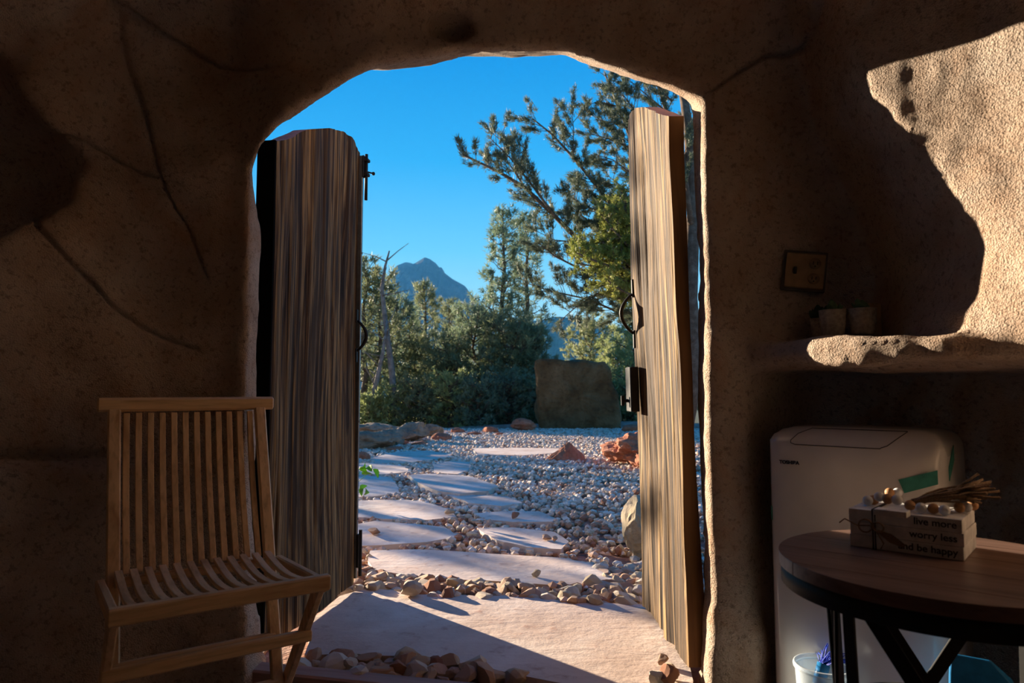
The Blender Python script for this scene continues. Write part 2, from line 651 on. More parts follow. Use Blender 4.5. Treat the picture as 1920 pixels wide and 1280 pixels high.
def poly_sdf(px, pz, P):
    d = np.full(px.shape, 1e9, dtype=np.float32)
    s = np.ones(px.shape, dtype=np.float32)
    n = len(P)
    j = n - 1
    for i in range(n):
        ex, ez = P[j][0] - P[i][0], P[j][1] - P[i][1]
        wx, wz = px - P[i][0], pz - P[i][1]
        t = np.clip((wx * ex + wz * ez) / (ex * ex + ez * ez), 0, 1)
        bx, bz = wx - ex * t, wz - ez * t
        d = np.minimum(d, bx * bx + bz * bz)
        c1 = pz >= P[i][1]
        c2 = pz < P[j][1]
        c3 = ex * wz > ez * wx
        flip = (c1 & c2 & c3) | (~c1 & ~c2 & ~c3)
        s = np.where(flip, -s, s)
        j = i
    return s * np.sqrt(d)


def cave_sdf():
    X = gx[:, None, None]
    Y = gy[None, :, None]
    Z = gz[None, None, :]
    # room: walls
    zl = 0.07 * (1 - sstep(0.70, 0.78, Z))
    f = smax(Y - 2.17 - 0.10 * (1 - sstep(-0.98, -0.72, X)) + 0 * Z, (-0.6 * X + 0.8 * Y) - 2.50 + zl, 0.16)
    f = smax(f, -X - 1.72, 0.3)
    # right wall, almost parallel to the incoming sun
    dd = (X + Y) / R2 - BEAM / R2
    u = (X - Y) / R2
    uc = np.interp(gz, UC_Z, UC_U).astype(np.float32)[None, None, :]
    q = u - uc
    Dw = np.where(q > 0, -0.015 - 0.15 * q, np.minimum(0.42, -0.015 - 1.15 * q))
    low = 1 - sstep(1.00, 1.07, Z)
    Dw = Dw * (1 - low) + low * (0.07 - 0.12 * np.clip(u + 0.1, 0, 1))
    f = smax(f, dd - Dw, 0.05)
    f = smax(f, X - 1.34, 0.3)
    f = smax(f, -Y - 1.6, 0.4)
    f = smax(f, Z - 2.36 + 0.10 * (X * X), 0.35)
    # lower niche behind the air conditioner
    bx = np.abs(u + 0.58) - 0.43
    by = np.abs(dd - 0.20) - 0.30
    bz = Z - 1.005
    f = smin(f, smax(smax(bx, by, 0.08), bz, 0.06), 0.03)
    # ledge
    lip = np.interp(np.linspace(-3.2, 3, 1400), LIP_U, LIP_D)
    ui = np.clip(((u + 3.2) / 6.2 * 1399), 0, 1399).astype(np.int32)
    dl = lip[ui].astype(np.float32)
    led = smax(dl - dd, np.abs(Z - 1.06) - 0.040, 0.035)
    led = np.maximum(led, np.abs(u + 0.70) - 0.42)
    f = smax(f, -led, 0.02)
    # dark hollow high on the left and a small pocket over the arch
    f = smin(f, (np.sqrt(((X + 1.60) / 0.24) ** 2 + ((Y - 1.94) / 0.34) ** 2 + ((Z - 1.62) / 0.30) ** 2) - 1) * 0.24, 0.05)
    c = on_y(838, 48, 2.16)
    f = smin(f, (np.sqrt(((X - c[0]) / 0.075) ** 2 + ((Y - c[1] - 0.02) / 0.09) ** 2 + ((Z - c[2]) / 0.045) ** 2) - 1) * 0.05, 0.02)
    # doorway tunnel and the open air in front of the rock
    k = int(np.searchsorted(gy, 1.85))
    Ys = Y[:, k:, :]
    Xf = X + 0.45 * np.clip(Ys - 2.2, 0, 1) * (1 - sstep(-0.7, 0.0, X)) * sstep(1.45, 1.75, Z) + 0 * Z
    tun = poly_sdf(Xf, np.broadcast_to(Z - 0.35 * np.clip(Ys - 2.2, 0, 1), Xf.shape), ARCH)
    f = np.array(np.broadcast_to(f, (len(gx), len(gy), len(gz))), dtype=np.float32)
    f[:, k:, :] = smin(f[:, k:, :], tun, 0.035)
    outer = 2.35 + 0.40 * (1 - sstep(-1.25, -1.0, X)) - 0.05 * sstep(0.1, 0.6, X) + 0.9 * sstep(0.72, 0.95, X)
    f = np.minimum(f, outer - Y)
    return f


def surface_nets(f):
    nx, ny, nz = f.shape
    s = f < 0
    cs = np.zeros((nx - 1, ny - 1, nz - 1), dtype=np.uint8)
    for a in (0, 1):
        for b in (0, 1):
            for c in (0, 1):
                cs += s[a:nx - 1 + a, b:ny - 1 + b, c:nz - 1 + c]
    act = np.argwhere((cs > 0) & (cs < 8))
    idx = np.full(cs.shape, -1, dtype=np.int32)
    idx[act[:, 0], act[:, 1], act[:, 2]] = np.arange(len(act))
    acc = np.zeros((len(act), 3), dtype=np.float64)
    cnt = np.zeros(len(act))
    corners = [(a, b, c) for a in (0, 1) for b in (0, 1) for c in (0, 1)]
    vals = {c: f[act[:, 0] + c[0], act[:, 1] + c[1], act[:, 2] + c[2]] for c in corners}
    for c in corners:
        for ax in range(3):
            if c[ax] == 1:
                continue
            d = list(c)
            d[ax] = 1
            d = tuple(d)
            va, vb = vals[c], vals[d]
            m = (va < 0) != (vb < 0)
            t = va[m] / (va[m] - vb[m])
            p = np.tile(np.array(c, dtype=np.float64), (m.sum(), 1))
            p[:, ax] += t
            acc[m] += p
            cnt[m] += 1
    V = act + acc / cnt[:, None]
    quads = []
    for ax in range(3):
        o1, o2 = [a for a in range(3) if a != ax]
        sl0 = [slice(1, -1)] * 3
        sl0[ax] = slice(0, -1)
        sl1 = [slice(1, -1)] * 3
        sl1[ax] = slice(1, None)
        a0, a1 = s[tuple(sl0)], s[tuple(sl1)]
        e = np.argwhere(a0 != a1)
        flip = a0[e[:, 0], e[:, 1], e[:, 2]]
        base = e.copy()
        base[:, o1] += 1
        base[:, o2] += 1

        def cell(d1, d2):
            q = base.copy()
            q[:, o1] -= d1
            q[:, o2] -= d2
            return idx[q[:, 0], q[:, 1], q[:, 2]]
        Q = np.stack([cell(0, 0), cell(1, 0), cell(1, 1), cell(0, 1)], axis=1)
        if ax == 1:
            flip = ~flip
        Q[flip] = Q[flip][:, ::-1]
        quads.append(Q)
    Q = np.concatenate(quads)
    return V, Q[(Q >= 0).all(axis=1)]


F_ = cave_sdf()
band = np.argwhere(np.abs(F_) < 0.16)
P_ = np.stack([gx[band[:, 0]], gy[band[:, 1]], gz[band[:, 2]]], axis=1)
wgt = np.ones(len(P_), dtype=np.float32)
# keep the ledge and the sunlit wall close to the surveyed shape
near_r = sstep(0.55, 0.9, P_[:, 0])
dn = 0.050 * vnoise(P_, 2.3) + 0.026 * vnoise(P_, 5.5, 9.0) + 0.011 * vnoise(P_, 13.0, 4.0)
dn = dn * (1 - 0.45 * near_r)
dn = dn + (0.040 * vnoise(P_, 3.0, 31.0) + 0.018 * vnoise(P_, 7.0, 12.0)) * (1 - sstep(-1.15, -0.95, P_[:, 0])) * sstep(0.95, 1.2, P_[:, 2])
jamb = sstep(2.05, 2.2, P_[:, 1]) * sstep(-1.0, -0.85, P_[:, 0]) * sstep(0.8, 0.7, P_[:, 0])
dn = dn * (1 - 0.70 * jamb)
dn += 0.0035 * vnoise(P_, 38.0, 2.0)
F_[band[:, 0], band[:, 1], band[:, 2]] += dn
CV, CQ = surface_nets(F_)
del F_, band
CV = CV * H + np.array([X0, Y0, Z0])
cave_me = mk_mesh('cave', CV, [CQ])

# cracks: grooves pressed into the rock along measured lines
bm = bmesh.new()
bm.from_mesh(cave_me)
bm.verts.ensure_lookup_table()
bm.faces.ensure_lookup_table()
bvh = BVHTree.FromBMesh(bm)
CRACKS = [
    ([(180, -12), (235, 18), (300, 60), (370, 103), (415, 128), (470, 131), (540, 121)], 0.010, 0.004),
    ([(233, 15), (231, 75), (245, 125), (268, 200), (285, 270), (300, 335), (320, 380), (352, 430), (392, 530)], 0.009, 0.004),
    ([(100, 253), (160, 262), (220, 302), (265, 325), (300, 335), (350, 352)], 0.006, 0.004),
    ([(62, 410), (100, 460), (150, 510), (215, 575), (250, 602), (300, 630), (375, 657)], 0.007, 0.005),
    ([(1536, -10), (1524, 50), (1498, 92), (1480, 102), (1440, 100), (1390, 130), (1322, 176)], 0.013, 0.004),
    ([(0, 850), (90, 853), (205, 848)], 0.012, 0.010),
]
crack_lines = []
for pts, w0, w1 in CRACKS:
    P3 = []
    for i in range(len(pts) - 1):
        n = max(2, int(math.hypot(pts[i + 1][0] - pts[i][0], pts[i + 1][1] - pts[i][1]) / 6))
        for k in range(n):
            t = k / n
            px = pts[i][0] * (1 - t) + pts[i + 1][0] * t
            py = pts[i][1] * (1 - t) + pts[i + 1][1] * t
            py += 2.0 * math.sin(px * 0.21) * math.cos(py * 0.13)
            h = bvh.ray_cast(Vector(CO), Vector(ray(px, py)).normalized())
            if h[0] is not None and h[0].y < 2.4:
                P3.append(np.array(h[0]))
    if len(P3) > 2:
        P3 = np.array(P3)
        crack_lines.append((P3, np.linspace(w0, w1, len(P3))))


def crack_dist(V):
    best = np.full(len(V), 9.0)
    wid = np.full(len(V), 0.01)
    for P3, W in crack_lines:
        lo, hi = P3.min(0) - 0.06, P3.max(0) + 0.06
        m = np.where(((V > lo) & (V < hi)).all(axis=1))[0]
        if not len(m):
            continue
        A, B = P3[:-1], P3[1:]
        AB = B - A
        L2 = (AB * AB).sum(1) + 1e-12
        for c0 in range(0, len(m), 4000):
            mm = m[c0:c0 + 4000]
            Q = V[mm][:, None, :] - A[None]
            t = np.clip((Q * AB[None]).sum(2) / L2[None], 0, 1)
            D = np.linalg.norm(Q - AB[None] * t[..., None], axis=2)
            k = D.argmin(1)
            d = D[np.arange(len(mm)), k]
            b = d < best[mm]
            best[mm[b]] = d[b]
            wid[mm[b]] = W[k[b]]
    return best, wid


for rnd in range(2):
    V = np.array([v.co[:] for v in bm.verts])
    d, w = crack_dist(V)
    lim = 0.026 if rnd == 0 else 0.016
    ed = [e for e in bm.edges if d[e.verts[0].index] < lim and d[e.verts[1].index] < lim]
    bmesh.ops.subdivide_edges(bm, edges=ed, cuts=1, use_grid_fill=True)
    bm.verts.index_update()
bm.normal_update()
V = np.array([v.co[:] for v in bm.verts])
d, w = crack_dist(V)
bm.verts.ensure_lookup_table()
for i in np.where(d < w * 1.6)[0]:
    v = bm.verts[int(i)]
    a = 1 - d[i] / (w[i] * 1.6)
    v.co -= v.normal * float(min(0.034, w[i] * 3.2) * a ** 0.8)
bmesh.ops.triangulate(bm, faces=[f for f in bm.faces if len(f.verts) > 4])
bm.normal_update()
bm.to_mesh(cave_me)
bm.free()
cave_me.update()
# make the normals point into the room, then split the shell into walls and ceiling
nv = len(cave_me.vertices)
CVv = np.empty(nv * 3)
cave_me.vertices.foreach_get('co', CVv)
CVv = CVv.reshape(-1, 3)
CN = np.empty(nv * 3)
cave_me.vertices.foreach_get('normal', CN)
CN = CN.reshape(-1, 3)
polys = [list(p.vertices) for p in cave_me.polygons]
cent = np.empty(len(polys) * 3)
cave_me.polygons.foreach_get('center', cent)
cent = cent.reshape(-1, 3)
fn = np.empty(len(polys) * 3)
cave_me.polygons.foreach_get('normal', fn)
fn = fn.reshape(-1, 3)
toc = np.array([0, 0.6, 1.2]) - cent
inside = cent[:, 1] < 2.0
sign = 1.0 if ((fn[inside] * toc[inside]).sum(1) > 0).mean() > 0.5 else -1.0
CN = CN * sign
is_ceil = (cent[:, 2] > 2.12) & (cent[:, 1] < 2.0)
is_back = (~is_ceil) & (cent[:, 1] < -0.9)
is_left = (~is_ceil) & (~is_back) & (cent[:, 0] < -1.02)
is_right = (~is_ceil) & (~is_back) & (cent[:, 0] > 0.70)
is_front = ~(is_ceil | is_back | is_left | is_right)
for nm, mask in (('ceiling', is_ceil), ('wall_back', is_back), ('wall_left', is_left), ('wall_right', is_right), ('wall_front', is_front)):
    ids = np.where(mask)[0]
    if not len(ids):
        continue
    sub = [polys[i] if sign > 0 else polys[i][::-1] for i in ids]
    used = np.unique(np.concatenate([np.array(s) for s in sub]))
    remap = np.full(nv, -1, dtype=np.int64)
    remap[used] = np.arange(len(used))
    tri = np.array([s for s in sub if len(s) == 3]).reshape(-1, 3)
    quad = np.array([s for s in sub if len(s) == 4]).reshape(-1, 4)
    me = mk_mesh(nm, CVv[used], [remap[quad], remap[tri]] if len(tri) else [remap[quad]])
    me.polygons.foreach_set('use_smooth', np.ones(len(me.polygons), dtype=bool))
    me.normals_split_custom_set_from_vertices([tuple(n) for n in CN[used]])
    o = link(nm, me, M['stucco'])
    o['kind'] = 'structure'
bpy.data.meshes.remove(cave_me)

# ------------------------------------------------------------------ floor and ground
mb = MB()
mb.prism([(-2.3, -2.0), (1.8, -2.0), (1.8, 2.6), (0.66, 2.6), (0.66, 2.20), (-0.9, 2.20), (-0.9, 2.6), (-2.3, 2.6)], -0.12, 0.0)
tag(mb.build('floor', M['floor']), kind='structure')


def ground_h(x, y):
    h = 0.0
    far = np.clip(y - 16.2, 0, None)
    h = h - 0.16 * far * sstep(16.0, 22.0, y) - 0.02 * far
    return np.maximum(h, -9.0 - 0.004 * y)


def ground_mesh():
    ys = np.concatenate([np.arange(2.2, 6, 0.25), np.arange(6, 20, 0.5), np.arange(20, 60, 2.0), np.array([60, 75, 100, 140, 200, 300, 450, 700, 1100, 1600, 2600])])
    us = np.linspace(-1, 1, 61)
    Ys, Us = np.meshgrid(ys, us, indexing='ij')
    Xs = Us * (6 + Ys * 1.1)
    P = np.stack([Xs, Ys, np.zeros_like(Xs)], axis=-1)
    Zs = ground_h(Xs, Ys) - 0.012 + 0.012 * vnoise(P, 1.3) + np.where(Ys > 17, 0.25 * vnoise(P, 0.3), 0)
    Vv = np.stack([Xs, Ys, Zs], axis=-1).reshape(-1, 3)
    n1, n2 = Xs.shape
    i = np.arange(n1 * n2).reshape(n1, n2)
    Q = np.stack([i[:-1, :-1], i[:-1, 1:], i[1:, 1:], i[1:, :-1]], axis=-1).reshape(-1, 4)
    return Vv, Q[:, ::-1], Ys


gv, gq, gys = ground_mesh()
yc = gv[gq][:, :, 1].mean(1)
near, farm = gq[yc < 17.5], gq[yc >= 17.5]
for nm, q, m in (('ground', near, M['soil']), ('ground_hillside', farm, M['hillsoil'])):
    used = np.unique(q)
    rm = np.full(len(gv), -1)
    rm[used] = np.arange(len(used))
    o = link(nm, mk_mesh(nm, gv[used], [rm[q]]), m, None, True)
    o['kind'] = 'structure'

# ------------------------------------------------------------------ far mountain and ridge
def range_mesh(name, prof, Y, depth, rough, mat, base=-40.0, seed=0.0, nx=150, ny=46):
    xs = np.array([on_y(px, py, Y)[0] for px, py in prof])
    hs = np.array([on_y(px, py, Y)[2] for px, py in prof])
    X = np.linspace(xs[0], xs[-1], nx)
    T = np.linspace(-1, 1, ny)
    Xg, Tg = np.meshgrid(X, T, indexing='ij')
    crest = np.interp(X, xs, hs)[:, None]
    fall = np.where(Tg < 0, (1 - np.abs(Tg)) ** 0.85, (1 - Tg) ** 1.1)
    Yg = Y + Tg * depth
    P = np.stack([Xg, Yg, 0 * Xg], axis=-1)
    Zg = base + (crest - base) * fall
    mod = np.sin(np.clip(np.abs(Tg), 0, 1) * math.pi)
    Zg = Zg + rough * fbm(P, 6.0 / depth, 4, 0.55, seed) * (0.12 + mod)
    Vv = np.stack([Xg, Yg, Zg], axis=-1).reshape(-1, 3)
    i = np.arange(nx * ny).reshape(nx, ny)
    Q = np.stack([i[:-1, :-1], i[1:, :-1], i[1:, 1:], i[:-1, 1:]], axis=-1).reshape(-1, 4)
    o = link(name, mk_mesh(name, Vv, [Q]), mat, None, False)
    return o


o = range_mesh('mountain', [(420, 730), (560, 660), (640, 600), (678, 572), (700, 546), (722, 520), (736, 507), (744, 494), (762, 488), (776, 491), (786, 484),
                            (797, 477), (808, 481), (818, 490), (825, 499), (829, 497), (834, 508), (850, 521), (872, 534), (888, 556), (915, 585), (960, 615), (1060, 650), (1200, 720)],
               1700.0, 420.0, 26.0, M['mountain'], -40, 3.0, 220, 60)
tag(o, 'bare blue-hazed rocky peak rising over the pines', 'mountain', kind='structure')
o = range_mesh('wooded_ridge', [(820, 720), (900, 640), (960, 604), (1010, 596), (1040, 590), (1080, 592), (1110, 597), (1140, 607), (1180, 618), (1260, 640), (1420, 690)],
               1250.0, 260.0, 9.0, M['forest'], -40, 8.0, 120, 36)
tag(o, 'low wooded blue ridge to the right of the peak', 'ridge', kind='structure')

# thin air between the garden and the mountains
haze = NT('valley_haze')
vs = haze.n('ShaderNodeVolumeScatter')
vs.inputs['Color'].default_value = (0.10, 0.45, 1.0, 1)
vs.inputs['Density'].default_value = 0.00016
vs.inputs['Anisotropy'].default_value = 0.0
haze.l(vs.outputs[0], haze.out.inputs['Volume'])
mb = MB()
mb.prism([(-2200, 150), (2200, 150), (2200, 2500), (-2200, 2500)], -60, 330)
o = mb.build('valley_haze', haze.m)
tag(o, 'thin blue haze filling the valley before the mountains', 'haze', kind='stuff')

# ------------------------------------------------------------------ flagstones
FLAGS = [
    ([(572, 1222), (590, 1150), (640, 1112), (690, 1098), (790, 1110), (868, 1112), (960, 1112), (1080, 1124), (1205, 1130), (1270, 1150), (1296, 1230), (1296, 1288), (1190, 1290), (1080, 1278), (960, 1256), (860, 1236), (760, 1224), (660, 1219)], 0.045, 'broad pinkish threshold flagstone lying between the two open doors'),
    ([(688, 1048), (697, 1028), (780, 1026), (880, 1032), (980, 1038), (1060, 1042), (1110, 1054), (1150, 1080), (1120, 1090), (1030, 1092), (930, 1086), (850, 1080), (760, 1074), (700, 1064)], 0.05, 'long sunlit flagstone second out from the doorway'),
    ([(640, 985), (700, 974), (770, 978), (835, 985), (862, 1002), (800, 1013), (720, 1018), (640, 1022)], 0.045, 'sun-streaked flagstone beside the left door with a stone lying on it'),
    ([(896, 986), (960, 986), (1040, 994), (1066, 1012), (1052, 1026), (990, 1022), (930, 1010)], 0.045, 'small pink flagstone right of the gravel heap on the path'),
    ([(640, 938), (720, 934), (790, 936), (838, 950), (856, 966), (800, 972), (720, 970), (640, 964)], 0.045, 'layered blue-grey flagstone reaching under the left door edge'),
    ([(888, 960), (950, 955), (1010, 956), (1042, 968), (1036, 975), (960, 976), (910, 971)], 0.045, 'narrow shaded flagstone with a pebble near its front edge'),
    ([(836, 925), (880, 925), (950, 928), (980, 940), (940, 946), (880, 940)], 0.05, 'slim wedge-shaped flagstone under the curved stepping stone'),
    ([(766, 888), (800, 886), (880, 890), (934, 908), (915, 918), (862, 923), (820, 918), (785, 904)], 0.07, 'curved dark-edged stepping stone in the middle of the path'),
    ([(640, 892), (690, 890), (735, 893), (752, 922), (700, 928), (640, 930)], 0.045, 'plain shaded flagstone by the green leaves'),
    ([(640, 868), (690, 866), (760, 872), (770, 882), (720, 887), (640, 886)], 0.045, 'flat shaded flagstone with a bright sun sliver at its right end'),
    ([(690, 858), (740, 846), (800, 843), (856, 850), (830, 858), (760, 866), (705, 868)], 0.045, 'wide pale flagstone in front of the layered grey rocks'),
    ([(812, 868), (840, 863), (880, 864), (886, 876), (858, 887), (815, 884)], 0.045, 'small flagstone crossed by two bright sun streaks'),
    ([(884, 839), (960, 838), (1050, 839), (1052, 847), (980, 852), (894, 851)], 0.05, 'farthest flagstone, brightly sunlit, left of the pointed red rock'),
]
flag_polys = []
for pts, zt, lab in FLAGS:
    poly = [on_z(px, py, zt)[:2] for px, py in pts]
    poly = np.array(poly)
    if np.sum(poly[:, 0] * np.roll(poly[:, 1], -1) - np.roll(poly[:, 0], -1) * poly[:, 1]) < 0:
        poly = poly[::-1]
    fine = []
    for i in range(len(poly)):
        a, b = poly[i], poly[(i + 1) % len(poly)]
        n = max(2, int(np.linalg.norm(b - a) / 0.06))
        for k in range(n):
            p = a + (b - a) * k / n
            nn = vnoise(np.array([[p[0], p[1], zt * 50]]), 9.0)[0] * 0.012
            fine.append(p + nn)
    fine = np.array(fine)
    flag_polys.append(fine)
    c = fine.mean(0)
    bm = bmesh.new()
    vs_ = [bm.verts.new((p[0] - c[0], p[1] - c[1], zt)) for p in fine]
    fc = bm.faces.new(vs_)
    r = bmesh.ops.inset_region(bm, faces=[fc], thickness=0.012, depth=0.0)
    bnd = set(vs_)
    for v in bnd:
        v.co.z -= 0.009
    # skirt down to the ground
    be = [e for e in bm.edges if len(e.link_faces) == 1]
    ex = bmesh.ops.extrude_edge_only(bm, edges=be)
    for v in [g for g in ex['geom'] if isinstance(g, bmesh.types.BMVert)]:
        v.co.z = -0.02
    bmesh.ops.triangulate(bm, faces=[f for f in bm.faces if len(f.verts) > 4])
    big = [e for e in bm.edges if e.calc_length() > 0.12 and all(v.co.z > zt - 0.002 for v in e.verts)]
    bmesh.ops.subdivide_edges(bm, edges=big, cuts=3, use_grid_fill=False)
    bmesh.ops.triangulate(bm, faces=[f for f in bm.faces if len(f.verts) > 4])
    for v in bm.verts:
        if v.co.z > zt - 0.002:
            v.co.z += 0.006 * float(vnoise(np.array([[v.co.x + c[0], v.co.y + c[1], 0.0]]), 5.0)[0])
    bmesh.ops.recalc_face_normals(bm, faces=bm.faces)
    me = bpy.data.meshes.new('flagstone')
    bm.to_mesh(me)
    bm.free()
    o = link('flagstone', me, M['flag'])
    o.location = (c[0], c[1], 0)
    tag(o, lab, 'flagstone', 'flagstones of the garden path')

# timber sill in front of the threshold flagstone
pa, pb = on_z(545, 1246, 0.05), on_z(1150, 1306, 0.05)
d_ = Vector((pb - pa)).normalized()
root = empty('threshold_beam', ((pa[0] + pb[0]) / 2, (pa[1] + pb[1]) / 2, 0), math.atan2(d_.y, d_.x))
hl = (Vector(pb) - Vector(pa)).length / 2
mb = MB().bar((-hl - 0.12, -0.03, 0.025), (hl, -0.03, 0.025), 0.075, 0.05, (0, 0, 1), 0.006)
mb.build('timber', M['beam'], root)
tag(root, 'reddish timber sill lying inside the threshold flagstone', 'beam')

# ------------------------------------------------------------------ rocks
def ico(sub):
    bm = bmesh.new()
    bmesh.ops.create_icosphere(bm, subdivisions=sub, radius=1.0)
    V = np.array([v.co[:] for v in bm.verts])
    F = np.array([[v.index for v in f.verts] for f in bm.faces])
    bm.free()
    return V, F


ICO = {k: ico(k) for k in (1, 2, 3, 4, 5)}


def rock(name, size, seed, sub=4, boxy=0.5, rough=0.16, planes=7, top=None):
    """angular boulder: unit sphere cut by random planes, scaled and roughened"""
    rg = np.random.default_rng(seed)
    V, F = ICO[sub]
    V = V.copy()
    N = rg.normal(size=(planes, 3))
    N /= np.linalg.norm(N, axis=1)[:, None]
    for n in N:
        dcut = rg.uniform(0.55, 0.8)
        t = V @ n
        m = t > dcut
        V[m] -= np.outer((t[m] - dcut), n) * 0.92
    if boxy:
        V = np.sign(V) * np.abs(V) ** (1 - boxy * 0.5)
    V *= 1 + rough * fbm(V, 1.6, 4, 0.5, seed * 3.1)[:, None] + (0.05 if sub >= 4 else 0.0) * fbm(V, 7.0, 3, 0.6, seed * 1.7)[:, None]
    if top is not None:
        V = top(V)
    V = V * (np.array(size) / 2)
    V[:, 2] -= V[:, 2].min()
    return mk_mesh(name, V, [F])


def place_rock(name, px0, px1, ptop, pbot, mat, seed, label, cat='rock', depth=None, group=None, rz=0.0, sink=0.06, **kw):
    pm = (px0 + px1) / 2
    base = on_z(pm, pbot, 0.0)
    y = base[1]
    w = on_y(px1, pbot, y)[0] - on_y(px0, pbot, y)[0]
    h = (on_y(pm, ptop, y)[2]) * (1 + sink)
    dp = depth if depth else w * 0.8
    me = rock(name, (w, dp, h * (1 + sink)), seed, **kw)
    o = link(name, me, mat, None, False)
    o.location = (base[0], y + dp / 2, -h * sink)
    o.rotation_euler = (0, 0, rz)
    tag(o, label, cat, group)
    return o


# upright slab
def slab_boulder():
    base = on_z(1082, 806, 0.0)
    y = base[1]
    prof = [(1004, 690), (1006, 676), (1014, 672), (1060, 673), (1100, 672), (1136, 676), (1143, 690), (1146, 712), (1158, 728), (1162, 750), (1166, 775), (1166, 800), (1160, 808),
            (1100, 810), (1050, 811), (1015, 811), (1010, 780), (1006, 740)]
    P = np.array([[on_y(a, b, y)[0] - base[0], on_y(a, b, y)[2]] for a, b in prof])
    fine = []
    for i in range(len(P)):
        a, b = P[i], P[(i + 1) % len(P)]
        n = max(1, int(np.linalg.norm(b - a) / 0.05))
        fine += [a + (b - a) * k / n for k in range(n)]
    fine = np.array(fine)
    c = fine.mean(0)
    D = 0.55
    rings = []
    for sc, dy in ((0.0, 0.02), (0.1, 0.01), (0.2, 0.0), (0.3, 0.0), (0.4, 0.0), (0.5, 0.0), (0.6, 0.0), (0.7, 0.0), (0.8, 0.0), (0.88, 0.005), (0.95, 0.02), (1.0, 0.06), (1.0, 0.2), (1.0, 0.38), (0.99, 0.5), (0.9, D), (0.5, D + 0.02), (0.0, D + 0.02)):
        Q = c + (fine - c) * sc
        rings.append(np.stack([Q[:, 0], np.full(len(Q), dy), Q[:, 1]], axis=1))
    V = np.concatenate(rings)
    nz = fbm(V, 2.2, 5, 0.55, 4.0)
    cen = np.array([c[0], D / 2, c[1]])
    dr = V - cen
    dr[:, 1] *= 3
    dr /= np.linalg.norm(dr, axis=1)[:, None] + 1e-6
    V = V + dr * nz[:, None] * 0.065
    m = len(fine)
    F = []
    for r in range(len(rings) - 1):
        k = np.arange(m)
        F.append(np.stack([r * m + k, r * m + (k + 1) % m, (r + 1) * m + (k + 1) % m, (r + 1) * m + k], axis=1))
    me = mk_mesh('standing_slab_boulder', V, [np.concatenate(F)])
    b2 = bmesh.new()
    b2.from_mesh(me)
    bmesh.ops.remove_doubles(b2, verts=b2.verts, dist=0.0005)
    bmesh.ops.recalc_face_normals(b2, faces=b2.faces)
    b2.to_mesh(me)
    b2.free()
    o = link('standing_slab_boulder', me, M['slabrock'], None, False)
    o.location = (base[0], y, -0.03)
    tag(o, 'tall upright brown sandstone slab standing at the gravel edge', 'boulder')
    return base


slab_boulder()


def pyramid_top(V):
    z = (V[:, 2] + 1) / 2
    k = np.clip(1.10 - 0.92 * np.clip(z - 0.38, 0, 1) / 0.62, 0.12, 1.1)
    V = V.copy()
    V[:, 0] *= k * (1.05 + 0.0 * z)
    V[:, 1] *= k
    V[:, 2] = np.where(V[:, 2] < -0.55, -0.55, V[:, 2])
    V[:, 0] -= 0.08 * (z - 0.4)
    return V


place_rock('pointed_rock', 1031, 1110, 822, 869, M['redrock'], 21, 'pointed red sandstone rock sitting alone on the gravel', depth=0.42, boxy=0.35, rough=0.05, planes=10, top=pyramid_top, sub=4)
place_rock('red_rock_mound', 1148, 1300, 806, 886, M['redrock'], 22, 'rough crumbling red rock mound half hidden by the right door', 'rock', depth=1.1, boxy=0.1, rough=0.36, planes=5, sub=5)
place_rock('red_boulder', 958, 1006, 787, 810, M['redrock'], 23, 'slanting red boulder just left of the upright slab', depth=0.6, boxy=0.2, rough=0.12, sub=4)
place_rock('leaning_boulder', 1176, 1260, 940, 1062, M['tanrock'], 24, 'tan upright boulder leaning behind the right door', 'boulder', depth=0.32, boxy=0.4, rough=0.12, sub=4)
greys = [(640, 742, 796, 826, 31, 'dark layered grey boulder highest in the rock bank by the left door'), (736, 806, 796, 832, 32, 'rounded grey boulder at the right end of the rock bank'),
         (640, 738, 810, 848, 33, 'low grey-brown boulder in front of the rock bank'), (700, 760, 806, 838, 34, 'middle grey boulder wedged in the rock bank'), (780, 832, 799, 822, 35, 'small grey boulder with a sunlit crown ending the bank')]
for a, b, t_, bo, sd, lab in greys:
    place_rock('bank_boulder', a, b, t_, bo, M['greyrock'], sd, lab, 'boulder', group='grey boulders of the rock bank', boxy=0.15, rough=0.22, sub=4)
reds = [(664, 692, 846, 866, 'orange-red edging rock at the left door edge'), (714, 752, 838, 849, 'flat orange edging rock before the grey boulders'), (736, 764, 824, 836, 'dull red edging rock against the low grey boulder'),
        (806, 848, 812, 828, 'broad red edging rock at the end of the rock bank'), (770, 800, 826, 838, 'pinkish edging rock below the middle grey boulder'), (846, 872, 802, 814, 'small orange rock on the far gravel rim'),
        (876, 902, 808, 818, 'low orange rock in front of the dry weeds'), (903, 936, 801, 814, 'longest orange rock on the far gravel rim'), (928, 944, 810, 818, 'tiny red rock next to the slanting red boulder'),
        (1168, 1206, 796, 812, 'reddish rock on the far rim by the right door')]
for k, (a, b, t_, bo, lab) in enumerate(reds):
    place_rock('edging_rock', a, b, t_, bo, M['redrock'], 50 + k, lab, 'rock', group='red edging rocks', boxy=0.25, rough=0.16, sub=3)

# ------------------------------------------------------------------ pebbles and gravel
def in_poly(P, poly):
    x, y = P[:, 0], P[:, 1]
    ins = np.zeros(len(P), dtype=bool)
    j = len(poly) - 1
    for i in range(len(poly)):
        xi, yi = poly[i]
        xj, yj = poly[j]
        c = ((yi > y) != (yj > y)) & (x < (xj - xi) * (y - yi) / (yj - yi + 1e-12) + xi)
        ins ^= c
        j = i
    return ins


def on_flag(P, grow=0.0):
    r = np.zeros(len(P), dtype=bool)
    for poly in flag_polys:
        c = poly.mean(0)
        r |= in_poly(P, c + (poly - c) * (1 + grow))
    return r


